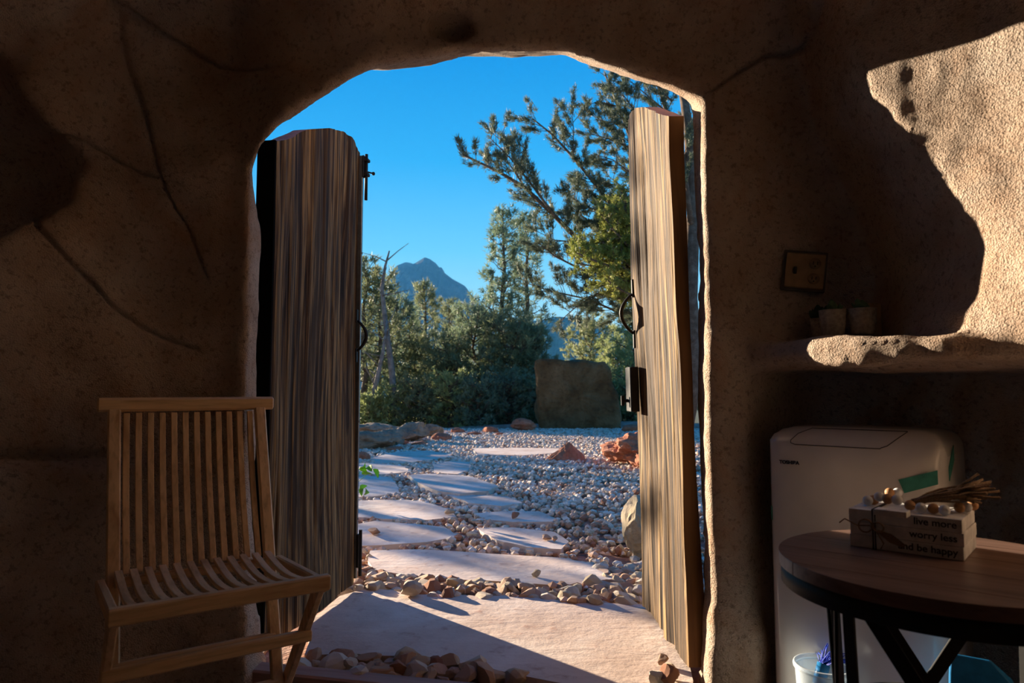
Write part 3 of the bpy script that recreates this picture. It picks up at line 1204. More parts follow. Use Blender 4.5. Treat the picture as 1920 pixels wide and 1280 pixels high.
pv, pf = ICO[1]
TEMPL = []
for k in range(14):
    rg = np.random.default_rng(200 + k)
    V = pv * rg.uniform(0.72, 1.2, size=(len(pv), 1))
    V = V * np.array([rg.uniform(0.9, 1.35), rg.uniform(0.75, 1.0), rg.uniform(0.55, 0.85)])
    TEMPL.append(V)


def scatter(n, ylo, yhi, smin_, smax_, seed):
    rg = np.random.default_rng(seed)
    out = []
    y = np.sqrt(rg.uniform(ylo ** 2, yhi ** 2, n * 2))
    x = rg.uniform(-0.30 * y - 0.8, 0.26 * y + 0.8)
    P = np.stack([x, y], axis=1)
    P = P[~on_flag(P, -0.02)]
    return P[:n], rg


# individual pebbles: the nearest ones, on and between the first flagstones
pm_ = []
for k in range(14):
    rk = np.random.default_rng(400 + k)
    V = ICO[2][0].copy()
    Nn = rk.normal(size=(9, 3))
    Nn /= np.linalg.norm(Nn, axis=1)[:, None]
    for n_ in Nn:
        dc = rk.uniform(0.42, 0.72)
        tt = V @ n_
        mm = tt > dc
        V[mm] -= np.outer(tt[mm] - dc, n_)
    V = V * 1.25 * (1 + 0.08 * vnoise(V, 2.3, k * 5.0)[:, None])
    V = V * np.array([rk.uniform(1.0, 1.45), rk.uniform(0.8, 1.1), rk.uniform(0.65, 0.95)])
    pm_.append(mk_mesh('pebble', V, [ICO[2][1]]))
for me in pm_:
    me.materials.append(M['pebble'])
rg = np.random.default_rng(77)
cand = []
for i in range(9000):
    px, py = rg.uniform(560, 1300), rg.uniform(1000, 1292)
    cand.append(on_z(px, py, 0.02)[:2])
cand = np.array(cand)
cand = cand[~on_flag(cand, -0.015)]
cand = cand[(cand[:, 1] > 2.27)]
DOORZ = [((0.50, 2.2), (0.70, 3.1)), ((-1.2, 2.2), (-0.72, 3.2))]
for a, b in DOORZ:
    cand = cand[~((cand[:, 0] > a[0]) & (cand[:, 0] < b[0]) & (cand[:, 1] > a[1]) & (cand[:, 1] < b[1]))]
kept = []
for p in cand:
    if all((p[0] - q[0]) ** 2 + (p[1] - q[1]) ** 2 > 0.038 ** 2 for q in kept):
        kept.append(p)
kept = sorted(kept, key=lambda p: p[1])[:286]
singles = [(on_z(773, 1112, 0.045), 0.055), (on_z(702, 1000, 0.045), 0.05), (on_z(1005, 1078, 0.05), 0.028), (on_z(1240, 1242, 0.045), 0.026), (on_z(1262, 1266, 0.045), 0.034), (on_z(1024, 1010, 0.045), 0.03), (on_z(1040, 1013, 0.045), 0.03),
           (on_z(845, 962, 0.045), 0.04), (on_z(966, 969, 0.045), 0.04), (on_z(1252, 1274, 0.045), 0.04), (on_z(1230, 1276, 0.045), 0.035)]
PEBBLE_Y = max(p[1] for p in kept)
for i, p in enumerate(kept):
    o = bpy.data.objects.new('pebble', pm_[i % 14])
    COL.objects.link(o)
    s = float(rg.uniform(0.023, 0.042))
    o.scale = (s, s, s)
    o.rotation_euler = (rg.uniform(-.4, .4), rg.uniform(-.4, .4), rg.uniform(0, 6.28))
    o.location = (p[0], p[1], 0.55 * s + float(rg.uniform(0, 0.016)))
    tag(o, 'cream and pink pebble lying loose among the gravel around the nearest flagstones', 'pebble', 'loose pebbles by the nearest flagstones')
for i, (p, s) in enumerate(singles):
    o = bpy.data.objects.new('pebble', pm_[(i * 5 + 3) % 14])
    COL.objects.link(o)
    s *= 0.72
    o.scale = (s, s, s)
    o.rotation_euler = (0.1, 0.2, i * 1.3)
    o.location = (p[0], p[1], p[2] + 0.5 * s)
    tag(o, 'stray stone lying on top of a flagstone', 'pebble', 'stray stones on the flagstones')

# the rest of the gravel: far too many to count
Pn, rg = scatter(34000, 3.0, 16.2, 0, 0, 5)
Pn = Pn[(Pn[:, 1] > PEBBLE_Y - 0.25) | (rg.random(len(Pn)) < 0.35)]
for a, b in DOORZ:
    Pn = Pn[~((Pn[:, 0] > a[0]) & (Pn[:, 0] < b[0]) & (Pn[:, 1] > a[1]) & (Pn[:, 1] < b[1]))]
n = len(Pn)
kk = rg.integers(0, 14, n)
T = np.stack(TEMPL)[kk]
ang = rg.uniform(0, 6.28, n)
ca, sa = np.cos(ang), np.sin(ang)
sc = rg.uniform(0.019, 0.032, n) * np.where(Pn[:, 1] > 8, 1.15, 1.0)
X = (T[:, :, 0] * ca[:, None] - T[:, :, 1] * sa[:, None]) * sc[:, None] + Pn[:, 0:1]
Yy = (T[:, :, 0] * sa[:, None] + T[:, :, 1] * ca[:, None]) * sc[:, None] + Pn[:, 1:2]
Zz = T[:, :, 2] * sc[:, None] + (0.45 * sc + rg.uniform(-0.004, 0.018, n))[:, None]
GV = np.stack([X, Yy, Zz], axis=-1).reshape(-1, 3)
GF = (pf[None] + (np.arange(n) * len(pv))[:, None, None]).reshape(-1, 3)
gme = mk_mesh('gravel', GV, [GF])
pal = np.array(PEB)
# paler, whiter stones farther out; rustier close to the path's right side
wsel = rg.random(n)
idx = np.where(Pn[:, 1] > 5.2, np.where(wsel < 0.6, rg.choice([1, 4, 3], n), rg.integers(0, 8, n)), rg.integers(0, 8, n))
ccol = pal[idx] * rg.uniform(0.8, 1.1, (n, 1))
att = gme.color_attributes.new('tint', 'FLOAT_COLOR', 'POINT')
full = np.ones((n, len(pv), 4), dtype=np.float32)
full[:, :, :3] = ccol[:, None, :]
att.data.foreach_set('color', full.ravel())
o = link('gravel', gme, M['gravel'])
tag(o, 'pale pink and cream gravel spread over the garden court', 'gravel', kind='stuff')

# ------------------------------------------------------------------ doors
def door_leaf(name, hinge, free, side, label):
    """side=+1: inner face looks to +n where n is left of hinge->free; panel built in local x (hinge to free), y (thickness), z"""
    h, f = Vector((hinge[0], hinge[1], 0)), Vector((free[0], free[1], 0))
    W = (f - h).length
    rz = math.atan2(f.y - h.y, f.x - h.x)
    root = empty(name, (h.x, h.y, 0), rz)
    th = 0.058
    nw, nz = 90, 130
    ss = np.linspace(0, 1, nw)
    zt = np.interp(ss, [0, 0.1, 0.3, 0.52, 0.74, 0.9, 1.0], [1.865 + 0.02 * side, 1.90 + 0.015 * side, 1.985, 2.06, 2.115, 2.12, 2.09])
    zz = np.linspace(0, 1, nz)
    S, Zr = np.meshgrid(ss, zz, indexing='ij')
    Zg = 0.055 + (zt[:, None] - 0.055) * Zr
    sd = 3.0 if side > 0 else 41.0
    edge_free = 0.020 * vnoise(np.stack([0 * S, 0 * S, Zg], -1), 3.5, sd) + 0.006 * vnoise(np.stack([0 * S, 0 * S, Zg], -1), 11.0, sd)
    edge_free = edge_free * (1.0 if side > 0 else 0.12)
    Xg = S * W + edge_free * S ** 6 + 0.014 * (1 - S) ** 6 * vnoise(np.stack([0 * S, 0 * S, Zg], -1), 4.0, sd + 9)
    P = np.stack([Xg * 16, 0 * Xg, Zg * 0.75], -1)
    groove = fbm(P, 1.0, 3, 0.6, sd)
    wav = vnoise(np.stack([Xg * 3.0, 0 * Xg, Zg * 1.3], -1), 1.0, sd + 3)
    relief = 0.013 * np.clip(groove, -0.9, 0.5) + 0.012 * wav
    edge = np.minimum(1, np.minimum(S, 1 - S) * 25)
    Yi = side * (th / 2 + relief * (0.35 + 0.65 * edge))
    Yo = -side * (th / 2 + 0.5 * relief)
    A = np.stack([Xg, Yi, Zg], -1).reshape(-1, 3)
    B = np.stack([Xg, Yo, Zg], -1).reshape(-1, 3)
    i = np.arange(nw * nz).reshape(nw, nz)
    Q = np.stack([i[:-1, :-1], i[1:, :-1], i[1:, 1:], i[:-1, 1:]], -1).reshape(-1, 4)
    o = nw * nz
    rim = []
    ring = list(i[:, 0]) + list(i[-1, 1:]) + list(i[-2::-1, -1]) + list(i[0, -2:0:-1])
    for k in range(len(ring)):
        a, b = ring[k], ring[(k + 1) % len(ring)]
        rim.append([a, b, b + o, a + o])
    me = mk_mesh('leaf', np.concatenate([A, B]), [np.concatenate([Q, Q[:, ::-1] + o, np.array(rim)])])
    b2 = bmesh.new()
    b2.from_mesh(me)
    bmesh.ops.recalc_face_normals(b2, faces=b2.faces)
    b2.to_mesh(me)
    b2.free()
    me.materials.append(M['doorwood'])
    me.materials.append(M['dooredge'])
    mi = np.zeros(len(me.polygons), dtype=np.int32)
    mi[2 * len(Q):] = 1
    me.polygons.foreach_set('material_index', mi)
    link('door_panel', me, None, root, False)
    tag(root, label, 'door', kind='structure')
    return root, W, th


RH, RF = on_z(1291, 1262, 0.05), on_z(1200, 1134, 0.05)
LF = on_z(672, 1108, 0.02)
LH = on_y(509, 700, 2.42)
d2, W2, th = door_leaf('door_2', RH[:2] + np.array([0.042, 0.045]), RF[:2] + np.array([0.045, 0]), 1, 'open sunlit timber door leaf with a black lock box, hung at the right jamb')
d2.rotation_euler[0] = math.radians(-1.2)
d1, W1, th = door_leaf('door_1', LH[:2] - np.array([0.03, 0.0]), LF[:2] - np.array([0.052, 0.0]), -1, 'open shaded timber door leaf with a slide bolt, hung at the left jamb')

# ironwork and painted hinge shade of the left leaf (inner face is local -y)
MB().bar((W1 + 0.004, -0.026, 0.08), (W1 + 0.004, -0.026, 2.075), 0.016, 0.036, (0, 1, 0), 0.002).build('edge_strip', M['steel'], d1)
MB().bar((-0.012, 0.0, 0.06), (-0.012, 0.0, 1.845), 0.012, 0.070, (0, 1, 0), 0.002).build('hinge_shade_strip', M['hinge_shade'], d1)  # added black strip, no real fitting: paints the shade over the hinge edge
hb = MB()
for z in (0.35, 0.8, 1.25, 1.6):
    hb.tube([(W1 + 0.004, -0.043, z), (W1 + 0.004, -0.047, z)], 0.005, 10)
hb.build('strip_rivets', M['steel'], d1)
bolt = MB().bar((W1 + 0.006, -0.047, 1.97), (W1 + 0.006, -0.047, 2.075), 0.030, 0.008, (0, 1, 0), 0.002).build('slide_bolt', M['iron'], d1)
MB().tube([(W1 + 0.012, -0.057, 1.86), (W1 + 0.012, -0.057, 2.085)], 0.0075, 12).build('bolt_rod', M['iron'], bolt, True)
kb = MB()
kb.tube([(W1 + 0.012, -0.057, 2.0), (W1 + 0.045, -0.078, 2.0)], 0.004, 8)
kb.lathe([(0.0, -0.009), (0.006, -0.007), (0.009, 0), (0.006, 0.007), (0.0, 0.009)], 12, (W1 + 0.047, -0.080, 2.0))
kb.build('bolt_knob', M['iron'], bolt, True)
cl = MB()
for z in (1.985, 2.055):
    cl.bar((W1 - 0.006, -0.057, z), (W1 + 0.030, -0.057, z), 0.016, 0.026, (0, 1, 0), 0.003)
cl.build('bolt_keeper', M['iron'], bolt)


def pull(root, x, y, zc, sgn, L=0.22, out=0.045):
    m = MB()
    pts, rr = [], []
    for k in range(17):
        t = k / 16
        a = math.sin(t * math.pi)
        pts.append((x, y + sgn * (0.006 + out * a ** 0.8), zc - L * 0.32 + L * 0.64 * t))
        rr.append(0.0055 + 0.003 * a)
    m.tube(pts, rr, 8)
    h_ = m.build('handle', M['iron'], root, True)
    p = MB()
    for e in (-1, 1):
        p.bar((x, y + sgn * 0.004, zc + e * L * 0.27), (x, y + sgn * 0.004, zc + e * L * 0.56), 0.022, 0.008, (0, 1, 0), 0.003)
    p.build('handle_plate', M['iron'], h_)
    return h_


pull(d1, W1 - 0.045, -0.040, 1.20, -1)
hg = MB()
hg.bar((W1 + 0.004, -0.050, 0.13), (W1 + 0.004, -0.050, 0.28), 0.03, 0.014, (0, 1, 0), 0.003)
hg.tube([(W1 + 0.006, -0.058, 0.09), (W1 + 0.006, -0.058, 0.30)], 0.008, 10)
hg.build('foot_bolt', M['iron'], d1)

# ironwork of the right leaf (inner face is local +y)
pull(d2, W2 - 0.06, 0.040, 1.27, 1, 0.26, 0.05)
lb = MB().bar((W2 - 0.055, 0.058, 0.86), (W2 - 0.055, 0.058, 1.045), 0.10, 0.036, (0, 1, 0), 0.005).build('lock_box', M['iron'], d2)
kn = MB()
kn.tube([(W2 - 0.055, 0.075, 0.905), (W2 - 0.055, 0.095, 0.905)], 0.007, 10)
kn.bar((W2 - 0.055, 0.100, 0.885), (W2 - 0.055, 0.100, 0.927), 0.016, 0.014, (0, 1, 0), 0.003)
kn.build('thumb_turn', M['iron'], lb)

# ------------------------------------------------------------------ folding chair
CW = 0.50
ca_, cb_ = on_z(210, 1150, 0.45), on_z(625, 1087, 0.45)
cmid = (ca_ + cb_) / 2
yaw = math.atan2(cb_[1] - ca_[1], cb_[0] - ca_[0])
# local frame: x across (sitter's left to right in the picture), y backwards, z up; origin under the seat front
chair = empty('folding_chair', (cmid[0] - 0.012, cmid[1], 0), yaw + math.radians(2.5))
tag(chair, 'slatted teak folding chair standing left of the doorway', 'chair')
SD = 0.37            # seat depth to the back
ZS = 0.45


def stile_y(z):
    return SD + 0.02 + (z - ZS) * 0.34


ZT = 0.875
MB().bar((-0.252, stile_y(0.905), 0.905), (0.252, stile_y(0.905), 0.905), 0.030, 0.042, (0, 0, 1), 0.007).build('top_rail', M['teak_x'], chair, False)
for s in (-1, 1):
    MB().bar((s * 0.208, stile_y(-0.02 + 0.02), 0.0), (s * 0.208, stile_y(0.89), 0.89), 0.034, 0.022, (0, 1, 0), 0.004).build('back_leg', M['teak_z'], chair)
    MB().bar((s * 0.238, 0.012, ZS - 0.01), (s * 0.238, 0.36, 0.0), 0.022, 0.036, (0, 1, 0.8), 0.004).build('front_leg', M['teak_z'], chair)
    MB().bar((s * 0.238, -0.01, ZS - 0.012), (s * 0.238, SD + 0.02, ZS - 0.03), 0.022, 0.036, (0, 0, 1), 0.004).build('seat_side_rail', M['teak_y'], chair)
MB().bar((-0.252, -0.012, ZS - 0.004), (0.252, -0.012, ZS - 0.004), 0.026, 0.040, (0, 0, 1), 0.004).build('seat_front_rail', M['teak_x'], chair)
MB().bar((-0.205, SD - 0.004, ZS - 0.022), (0.205, SD - 0.004, ZS - 0.022), 0.02, 0.026, (0, 0, 1), 0.003).build('seat_back_rail', M['teak_x'], chair)
NB = 12
for k in range(NB):
    x = -0.176 + 0.352 * k / (NB - 1)
    m = MB()
    for a in range(6):
        z0, z1 = ZS - 0.005 + (0.885 - ZS) * a / 6, ZS - 0.005 + (0.885 - ZS) * (a + 1) / 6
        bow = lambda z: 0.016 * math.sin((z - ZS) / 0.44 * math.pi)
        if a == 0:
            P = []
        P.append((z0, bow(z0)))
    P.append((z1, bow(z1)))
    V, Fc = [], []
    for (z, b_) in P:
        yb = stile_y(z) + b_
        for dx, dy in ((-0.0085, -0.006), (0.0085, -0.006), (0.0085, 0.006), (-0.0085, 0.006)):
            V.append((x + dx, yb + dy, z))
    for r in range(len(P) - 1):
        for q in range(4):
            Fc.append([r * 4 + q, r * 4 + (q + 1) % 4, r * 4 + 4 + (q + 1) % 4, r * 4 + 4 + q])
    Fc.append([3, 2, 1, 0])
    Fc.append([len(V) - 4, len(V) - 3, len(V) - 2, len(V) - 1])
    m.add(V, Fc)
    m.build('back_slat', M['teak_z'], chair, False, 0.0015)
    # seat slat, dipping in the middle
    V, Fc = [], []
    ysl = np.linspace(0.0, SD + 0.002, 8)
    for y in ysl:
        z = ZS + 0.010 - 0.020 * math.sin(y / SD * math.pi)
        for dx, dz in ((-0.0095, -0.012), (0.0095, -0.012), (0.0095, 0.0), (-0.0095, 0.0)):
            V.append((x * 1.12 + dx, y, z + dz))
    for r in range(len(ysl) - 1):
        for q in range(4):
            Fc.append([r * 4 + q, r * 4 + (q + 1) % 4, r * 4 + 4 + (q + 1) % 4, r * 4 + 4 + q])
    Fc.append([0, 1, 2, 3])
    Fc.append([len(V) - 1, len(V) - 2, len(V) - 3, len(V) - 4])
    MB().add(V, Fc).build('seat_slat', M['teak_y'], chair, False, 0.0015)
MB().bar((-0.25, 0.115, 0.275), (0.25, 0.115, 0.275), 0.022, 0.032, (0, 0, 1), 0.004).build('stretcher', M['teak_x'], chair)
MB().bar((-0.21, stile_y(0.22), 0.22), (0.21, stile_y(0.22), 0.22), 0.020, 0.030, (0, 0, 1), 0.004).build('stretcher', M['teak_x'], chair)
MB().bar((-0.21, stile_y(0.10), 0.10), (0.21, stile_y(0.10), 0.10), 0.020, 0.030, (0, 0, 1), 0.004).build('stretcher', M['teak_x'], chair)

# ------------------------------------------------------------------ round table
TZ = 0.60
TC = Vector((0.882, 1.43, 0))
TR = 0.312
table = empty('round_side_table', TC, math.radians(-41))
tag(table, 'round dark wooden side table on crossed black metal legs', 'table')
bounds = [-TR, -0.215, -0.072, 0.072, 0.215, TR]
for k in range(5):
    x0, x1 = bounds[k] + 0.0012, bounds[k + 1] - 0.0012
    poly = []
    n = 26
    for j in range(n + 1):
        y = None
    xs = np.linspace(x0, x1, 26)
    hi = [(x, math.sqrt(max(0, TR ** 2 - x * x))) for x in xs]
    lo = [(x, -math.sqrt(max(0, TR ** 2 - x * x))) for x in xs[::-1]]
    pl = [(y, x) for x, y in hi + lo]      # planks run along local x
    cl_ = []
    for p in pl:
        if not cl_ or (abs(p[0] - cl_[-1][0]) + abs(p[1] - cl_[-1][1])) > 1e-5:
            cl_.append(p)
    if abs(cl_[0][0] - cl_[-1][0]) + abs(cl_[0][1] - cl_[-1][1]) < 1e-5:
        cl_.pop()
    MB().prism(cl_, TZ - 0.026, TZ).build('top_plank', M['tabletop'], table, False, 0.0008)
MB().lathe([(TR - 0.004, TZ - 0.062), (TR - 0.004, TZ - 0.026), (TR - 0.03, TZ - 0.026), (TR - 0.03, TZ - 0.062)], 96, closed=True).build('apron_ring', M['iron'], table, True)
NL = 4
for k in range(NL):
    a0 = math.radians(90 * k + 20)
    for sg in (-1, 1):
        a1 = a0 + sg * math.radians(38)
        a2 = a0 - sg * math.radians(38)
        p1 = (0.268 * math.cos(a1), 0.268 * math.sin(a1), TZ - 0.05)
        p2 = (0.250 * math.cos(a2), 0.250 * math.sin(a2), 0.012)
        MB().bar(p1, p2, 0.028, 0.007, (math.cos(a0), math.sin(a0), 0), 0.001).build('leg_bar', M['iron'], table)
for k in range(4):
    a0 = math.radians(90 * k + 65)
    MB().bar((0.272 * math.cos(a0), 0.272 * math.sin(a0), TZ - 0.05), (0.25 * math.cos(a0), 0.25 * math.sin(a0), 0.012), 0.024, 0.007, (math.cos(a0), math.sin(a0), 0), 0.001).build('upright_bar', M['iron'], table)
MB().lathe([(0.205, 0.245), (0.218, 0.245), (0.218, 0.268), (0.205, 0.268)], 72, closed=True).build('middle_ring', M['iron'], table, True)
MB().lathe([(0.240, 0.0), (0.262, 0.0), (0.262, 0.014), (0.240, 0.014)], 72, closed=True).build('foot_ring', M['iron'], table, True)

# ------------------------------------------------------------------ wooden book stack with lettering
def text_mesh(body, size, bold=0.0, extrude=0.0004):
    cu = bpy.data.curves.new('txt', 'FONT')
    cu.body = body
    cu.size = size
    cu.extrude = extrude
    cu.offset = bold
    cu.align_x = 'RIGHT'
    o = bpy.data.objects.new('txt', cu)
    COL.objects.link(o)
    dg = bpy.context.evaluated_depsgraph_get()
    me = bpy.data.meshes.new_from_object(o.evaluated_get(dg))
    bpy.data.objects.remove(o)
    bpy.data.curves.remove(cu)
    return me


fl, fr = on_z(1594, 1023, TZ), on_z(1808, 1053, TZ)
bk = on_z(1850, 1021, TZ)
BW = float(np.linalg.norm(fr - fl))
BD = 0.165
byaw = math.atan2(fr[1] - fl[1], fr[0] - fl[0])
stack = empty('decorative_book_stack', (fl[0], fl[1], TZ), byaw)
tag(stack, 'three whitewashed wooden block books tied with twine, lettered live more worry less', 'book stack')
BH = 0.0278
WORDS = ['and be happy', 'worry less', 'live more']
for k in range(3):
    z0 = 0.001 + k * BH
    off = (0.0, 0.0015, -0.001)[k]
    b = MB().prism([(off, 0), (BW + off, 0), (BW + off, BD), (off, BD)], z0, z0 + BH - 0.0008).build('book', M['paintwood'], stack, False, 0.0012)
    me = text_mesh(WORDS[k], 0.0205, 0.0003)
    me.transform(Matrix.Translation((BW - 0.010, -0.0007, z0 + 0.0085)) @ Matrix.Rotation(math.radians(90), 4, 'X'))
    link('lettering', me, M['logo'], b)
wr = MB()
for x in (0.048, 0.053):
    e = 0.0016
    z1 = 3 * BH + 0.001
    wr.tube([(x, -e, 0.0), (x, -e, z1 + e), (x, BD + e, z1 + e), (x, BD + e, 0.0)], 0.0016, 6)
wr.build('twine_wrap', M['darktwine'], stack, True)
bow = MB()
bc = Vector((0.050, -0.006, 0.052))
for sg, lx, lz in ((-1, 0.026, 0.014), (1, 0.024, 0.010)):
    pts = []
    for k in range(21):
        t = 2 * math.pi * k / 20
        pts.append(bc + Vector((sg * lx * (1 - math.cos(t)) * 0.5, -0.004 - 0.010 * math.sin(t * 0.5), lz * math.sin(t))))
    bow.tube(pts, 0.0019, 6)
bow.tube([bc, bc + Vector((-0.03, -0.008, -0.002)), bc + Vector((-0.055, -0.010, 0.010)), bc + Vector((-0.066, -0.012, 0.0))], 0.0016, 6)
bow.tube([bc, bc + Vector((0.012, -0.006, -0.018)), bc + Vector((0.022, -0.010, -0.034)), bc + Vector((0.016, -0.010, -0.046))], 0.0016, 6)
bow.tube([bc + Vector((0.0, -0.004, -0.005)), bc + Vector((0.0, -0.006, 0.005))], 0.004, 8)
bow.build('twine_bow', M['jute'], stack, True)
tg = MB()
tgp = [(0.058, 0.044), (0.085, 0.038), (0.112, 0.018), (0.106, 0.012), (0.080, 0.020), (0.060, 0.036)]
V = [(x, -0.0022, z) for x, z in tgp] + [(x, -0.0036, z) for x, z in tgp]
tg.add(V, [list(range(6)), list(range(11, 5, -1))] + [[k, (k + 1) % 6, 6 + (k + 1) % 6, 6 + k] for k in range(6)])
tg.build('leaf_tag', M['jute'], stack)
ZB = TZ + 3 * BH + 0.001

# small block on the stack
pl_ = on_z(1636, 966, ZB)
blk = empty('wooden_tile', (pl_[0], pl_[1], ZB), byaw)
MB().prism([(0, 0.009), (0.062, 0.009), (0.062, 0.046), (0, 0.046)], 0.0, 0.0125).build('tile_block', M['paintwood'], blk, False, 0.0012)
tag(blk, 'small whitewashed wooden tile lying on the book stack edge', 'wooden tile')

# bead garland
gar = empty('bead_garland', (*on_z(1700, 946, ZB)[:2], ZB), 0)
tag(gar, 'garland of white and brown wooden beads with a jute tassel', 'garland')
gi = Matrix.Translation(-Vector(gar.location))
BEADS = [(1627, 938, 0), (1638, 937, 1), (1649, 931, 0), (1664, 935, 1), (1682, 937, 0), (1706, 947, 1), (1727, 952, 0), (1750, 953, 1), (1771, 956, 0), (1799, 951, 1), (1812, 951, 0), (1824, 947, 1), (1668, 923, 1), (1683, 923, 0)]
BR = 0.0112
bm = bmesh.new()
bmesh.ops.create_uvsphere(bm, u_segments=20, v_segments=14, radius=BR)
bme = [bpy.data.meshes.new('bead'), bpy.data.meshes.new('bead')]
for k in (0, 1):
    bm.to_mesh(bme[k])
    bme[k].materials.append(M['bead_wood' if k else 'bead_white'])
    bme[k].polygons.foreach_set('use_smooth', np.ones(len(bme[k].polygons), dtype=bool))
bm.free()
bpos = []
for i, (px, py, wd) in enumerate(BEADS):
    lift = BR + (0.0125 if 1640 < px < 1690 and py > 929 else 0.0)
    p = Vector(on_z(px, py, ZB + lift))
    bpos.append(p)
    o = bpy.data.objects.new('bead', bme[wd])
    COL.objects.link(o)
    o.parent = gar
    o.location = p - Vector(gar.location)
st = MB()
st.tube([p - Vector(gar.location) for p in bpos[:12]], 0.0012, 5)
st.build('string', M['jute'], gar, True)
ts = MB()
rg2 = random.Random(4)
t0 = Vector(on_z(1712, 942, ZB + 0.016))
t1 = Vector(on_z(1846, 930, ZB + 0.036)) + Vector((0.0, 0.0, 0.012))
ax = (t1 - t0)
for k in range(64):
    e = t0 + ax * rg2.uniform(0.82, 1.02) + Vector((rg2.gauss(0, 0.012), rg2.gauss(0, 0.018), rg2.gauss(0.0, 0.011)))
    m_ = t0 + ax * 0.5 + Vector((rg2.gauss(0, 0.006), rg2.gauss(0, 0.010), rg2.gauss(0.002, 0.006)))
    s_ = t0 + Vector((rg2.gauss(0, 0.003), rg2.gauss(0, 0.003), rg2.gauss(0, 0.003)))
    for q in (e, m_, s_):
        q.z = max(q.z, ZB + 0.003)
    ts.tube([p - Vector(gar.location) for p in (s_, (s_ + m_) / 2 + Vector((0, 0, 0.003)), m_, (m_ + e) / 2 + Vector((0, 0, 0.002)), e)], [0.0020, 0.0023, 0.0023, 0.0024, 0.0026], 5)
o = ts.build('tassel', M['jute'], gar, True)
o['kind'] = 'stuff'

# ------------------------------------------------------------------ air conditioner
aL, aR = Vector((0.760, 2.075, 0)), Vector((1.105, 1.765, 0))
AW = (aR - aL).length
ayaw = math.atan2(aR.y - aL.y, aR.x - aL.x)
ac = empty('portable_air_conditioner', aL, ayaw)
tag(ac, 'glossy white portable air conditioner standing in the wall niche', 'air conditioner')
AH, AD = 0.84, 0.33


def ac_body():
    # side profile (y depth, z), front edge at y=0, generous roll-over at the top front
    prof = [(0.012, 0.02), (0.0, 0.05)]
    for k in range(1, 9):
        prof.append((0.0, 0.05 + (AH - 0.17) * k / 8))
    for k in range(1, 13):
        t = k / 12 * math.pi / 2
        prof.append((0.115 * (1 - math.cos(t)), AH - 0.115 + 0.115 * math.sin(t)))
    prof += [(0.18, AH + 0.002), (0.25, AH)]
    for k in range(1, 7):
        t = k / 6 * math.pi / 2
        prof.append((AD - 0.04 + 0.04 * math.sin(t), AH - 0.04 + 0.04 * math.cos(t)))
    prof += [(AD, 0.4), (AD, 0.02)]
    prof = np.array(prof)
    c = np.array([AD * 0.55, AH * 0.5])
    V = []
    n = len(prof)
    # across: rounded shoulders
    xs = [0.0, 0.004, 0.014, 0.03, 0.055, 0.10, AW / 2, AW - 0.10, AW - 0.055, AW - 0.03, AW - 0.014, AW - 0.004, AW]
    ins = [0.055, 0.036, 0.020, 0.008, 0.002, 0.0, 0.0, 0.0, 0.002, 0.008, 0.020, 0.036, 0.055]
    for x, r in zip(xs, ins):
        for p in prof:
            y = min(max(p[0], r), AD - r * 0.6)
            z = min(p[1], AH - r * 1.2) if p[1] > 0.3 else p[1]
            # blend the inset along the roll-over
            d = p - c
            V.append((x, p[0] + (y - p[0]), z))
    F = []
    for i in range(len(xs) - 1):
        for k in range(n - 1):
            F.append([i * n + k, (i + 1) * n + k, (i + 1) * n + k + 1, i * n + k + 1])
        F.append([i * n + n - 1, (i + 1) * n + n - 1, (i + 1) * n, i * n])
    F.append(list(range(n)))
    F.append([(len(xs) - 1) * n + k for k in range(n)][::-1])
    return MB().add(V, F).build('body', M['white_plastic'], ac, True)


ac_body()
# louvre flap seam on the roll-over
def roll(t, out=0.0015):
    r = 0.115 + out
    return (0.115 - r * math.cos(t), AH - 0.115 + r * math.sin(t))


sm = MB()
loop = []
for (x, t) in [(0.072, 0.62), (0.070, 0.70), (0.085, 0.95), (0.115, 1.22)] + [(0.115 + (AW - 0.21) * k / 8, 1.24) for k in range(9)] + [(AW - 0.095, 1.22), (AW - 0.11, 0.95), (AW - 0.135, 0.66), (AW - 0.15, 0.60)] + [(AW - 0.15 - (AW - 0.235) * k / 8, 0.58) for k in range(9)]:
    y, z = roll(t)
    loop.append((x, y, z))
loop.append(loop[0])
sm.tube(loop, 0.0012, 5, False)
sm.build('louvre_seam', M['seam'], ac, True)
me = text_mesh('TOSHIBA', 0.0140, 0.0006)
me.transform(Matrix.Translation((0.102, -0.0008, AH - 0.108)) @ Matrix.Rotation(math.radians(90), 4, 'X'))
link('brand_lettering', me, M['logo'], ac)


def strip(root, quad, name, mat):
    q = [Vector(p) for p in quad]
    nn = (q[1] - q[0]).cross(q[3] - q[0]).normalized() * 0.0008
    V = [p + nn for p in q] + [p - nn for p in q]
    MB().add(V, [[0, 1, 2, 3], [7, 6, 5, 4]] + [[k, (k + 1) % 4, 4 + (k + 1) % 4, 4 + k] for k in range(4)]).build(name, mat, root)


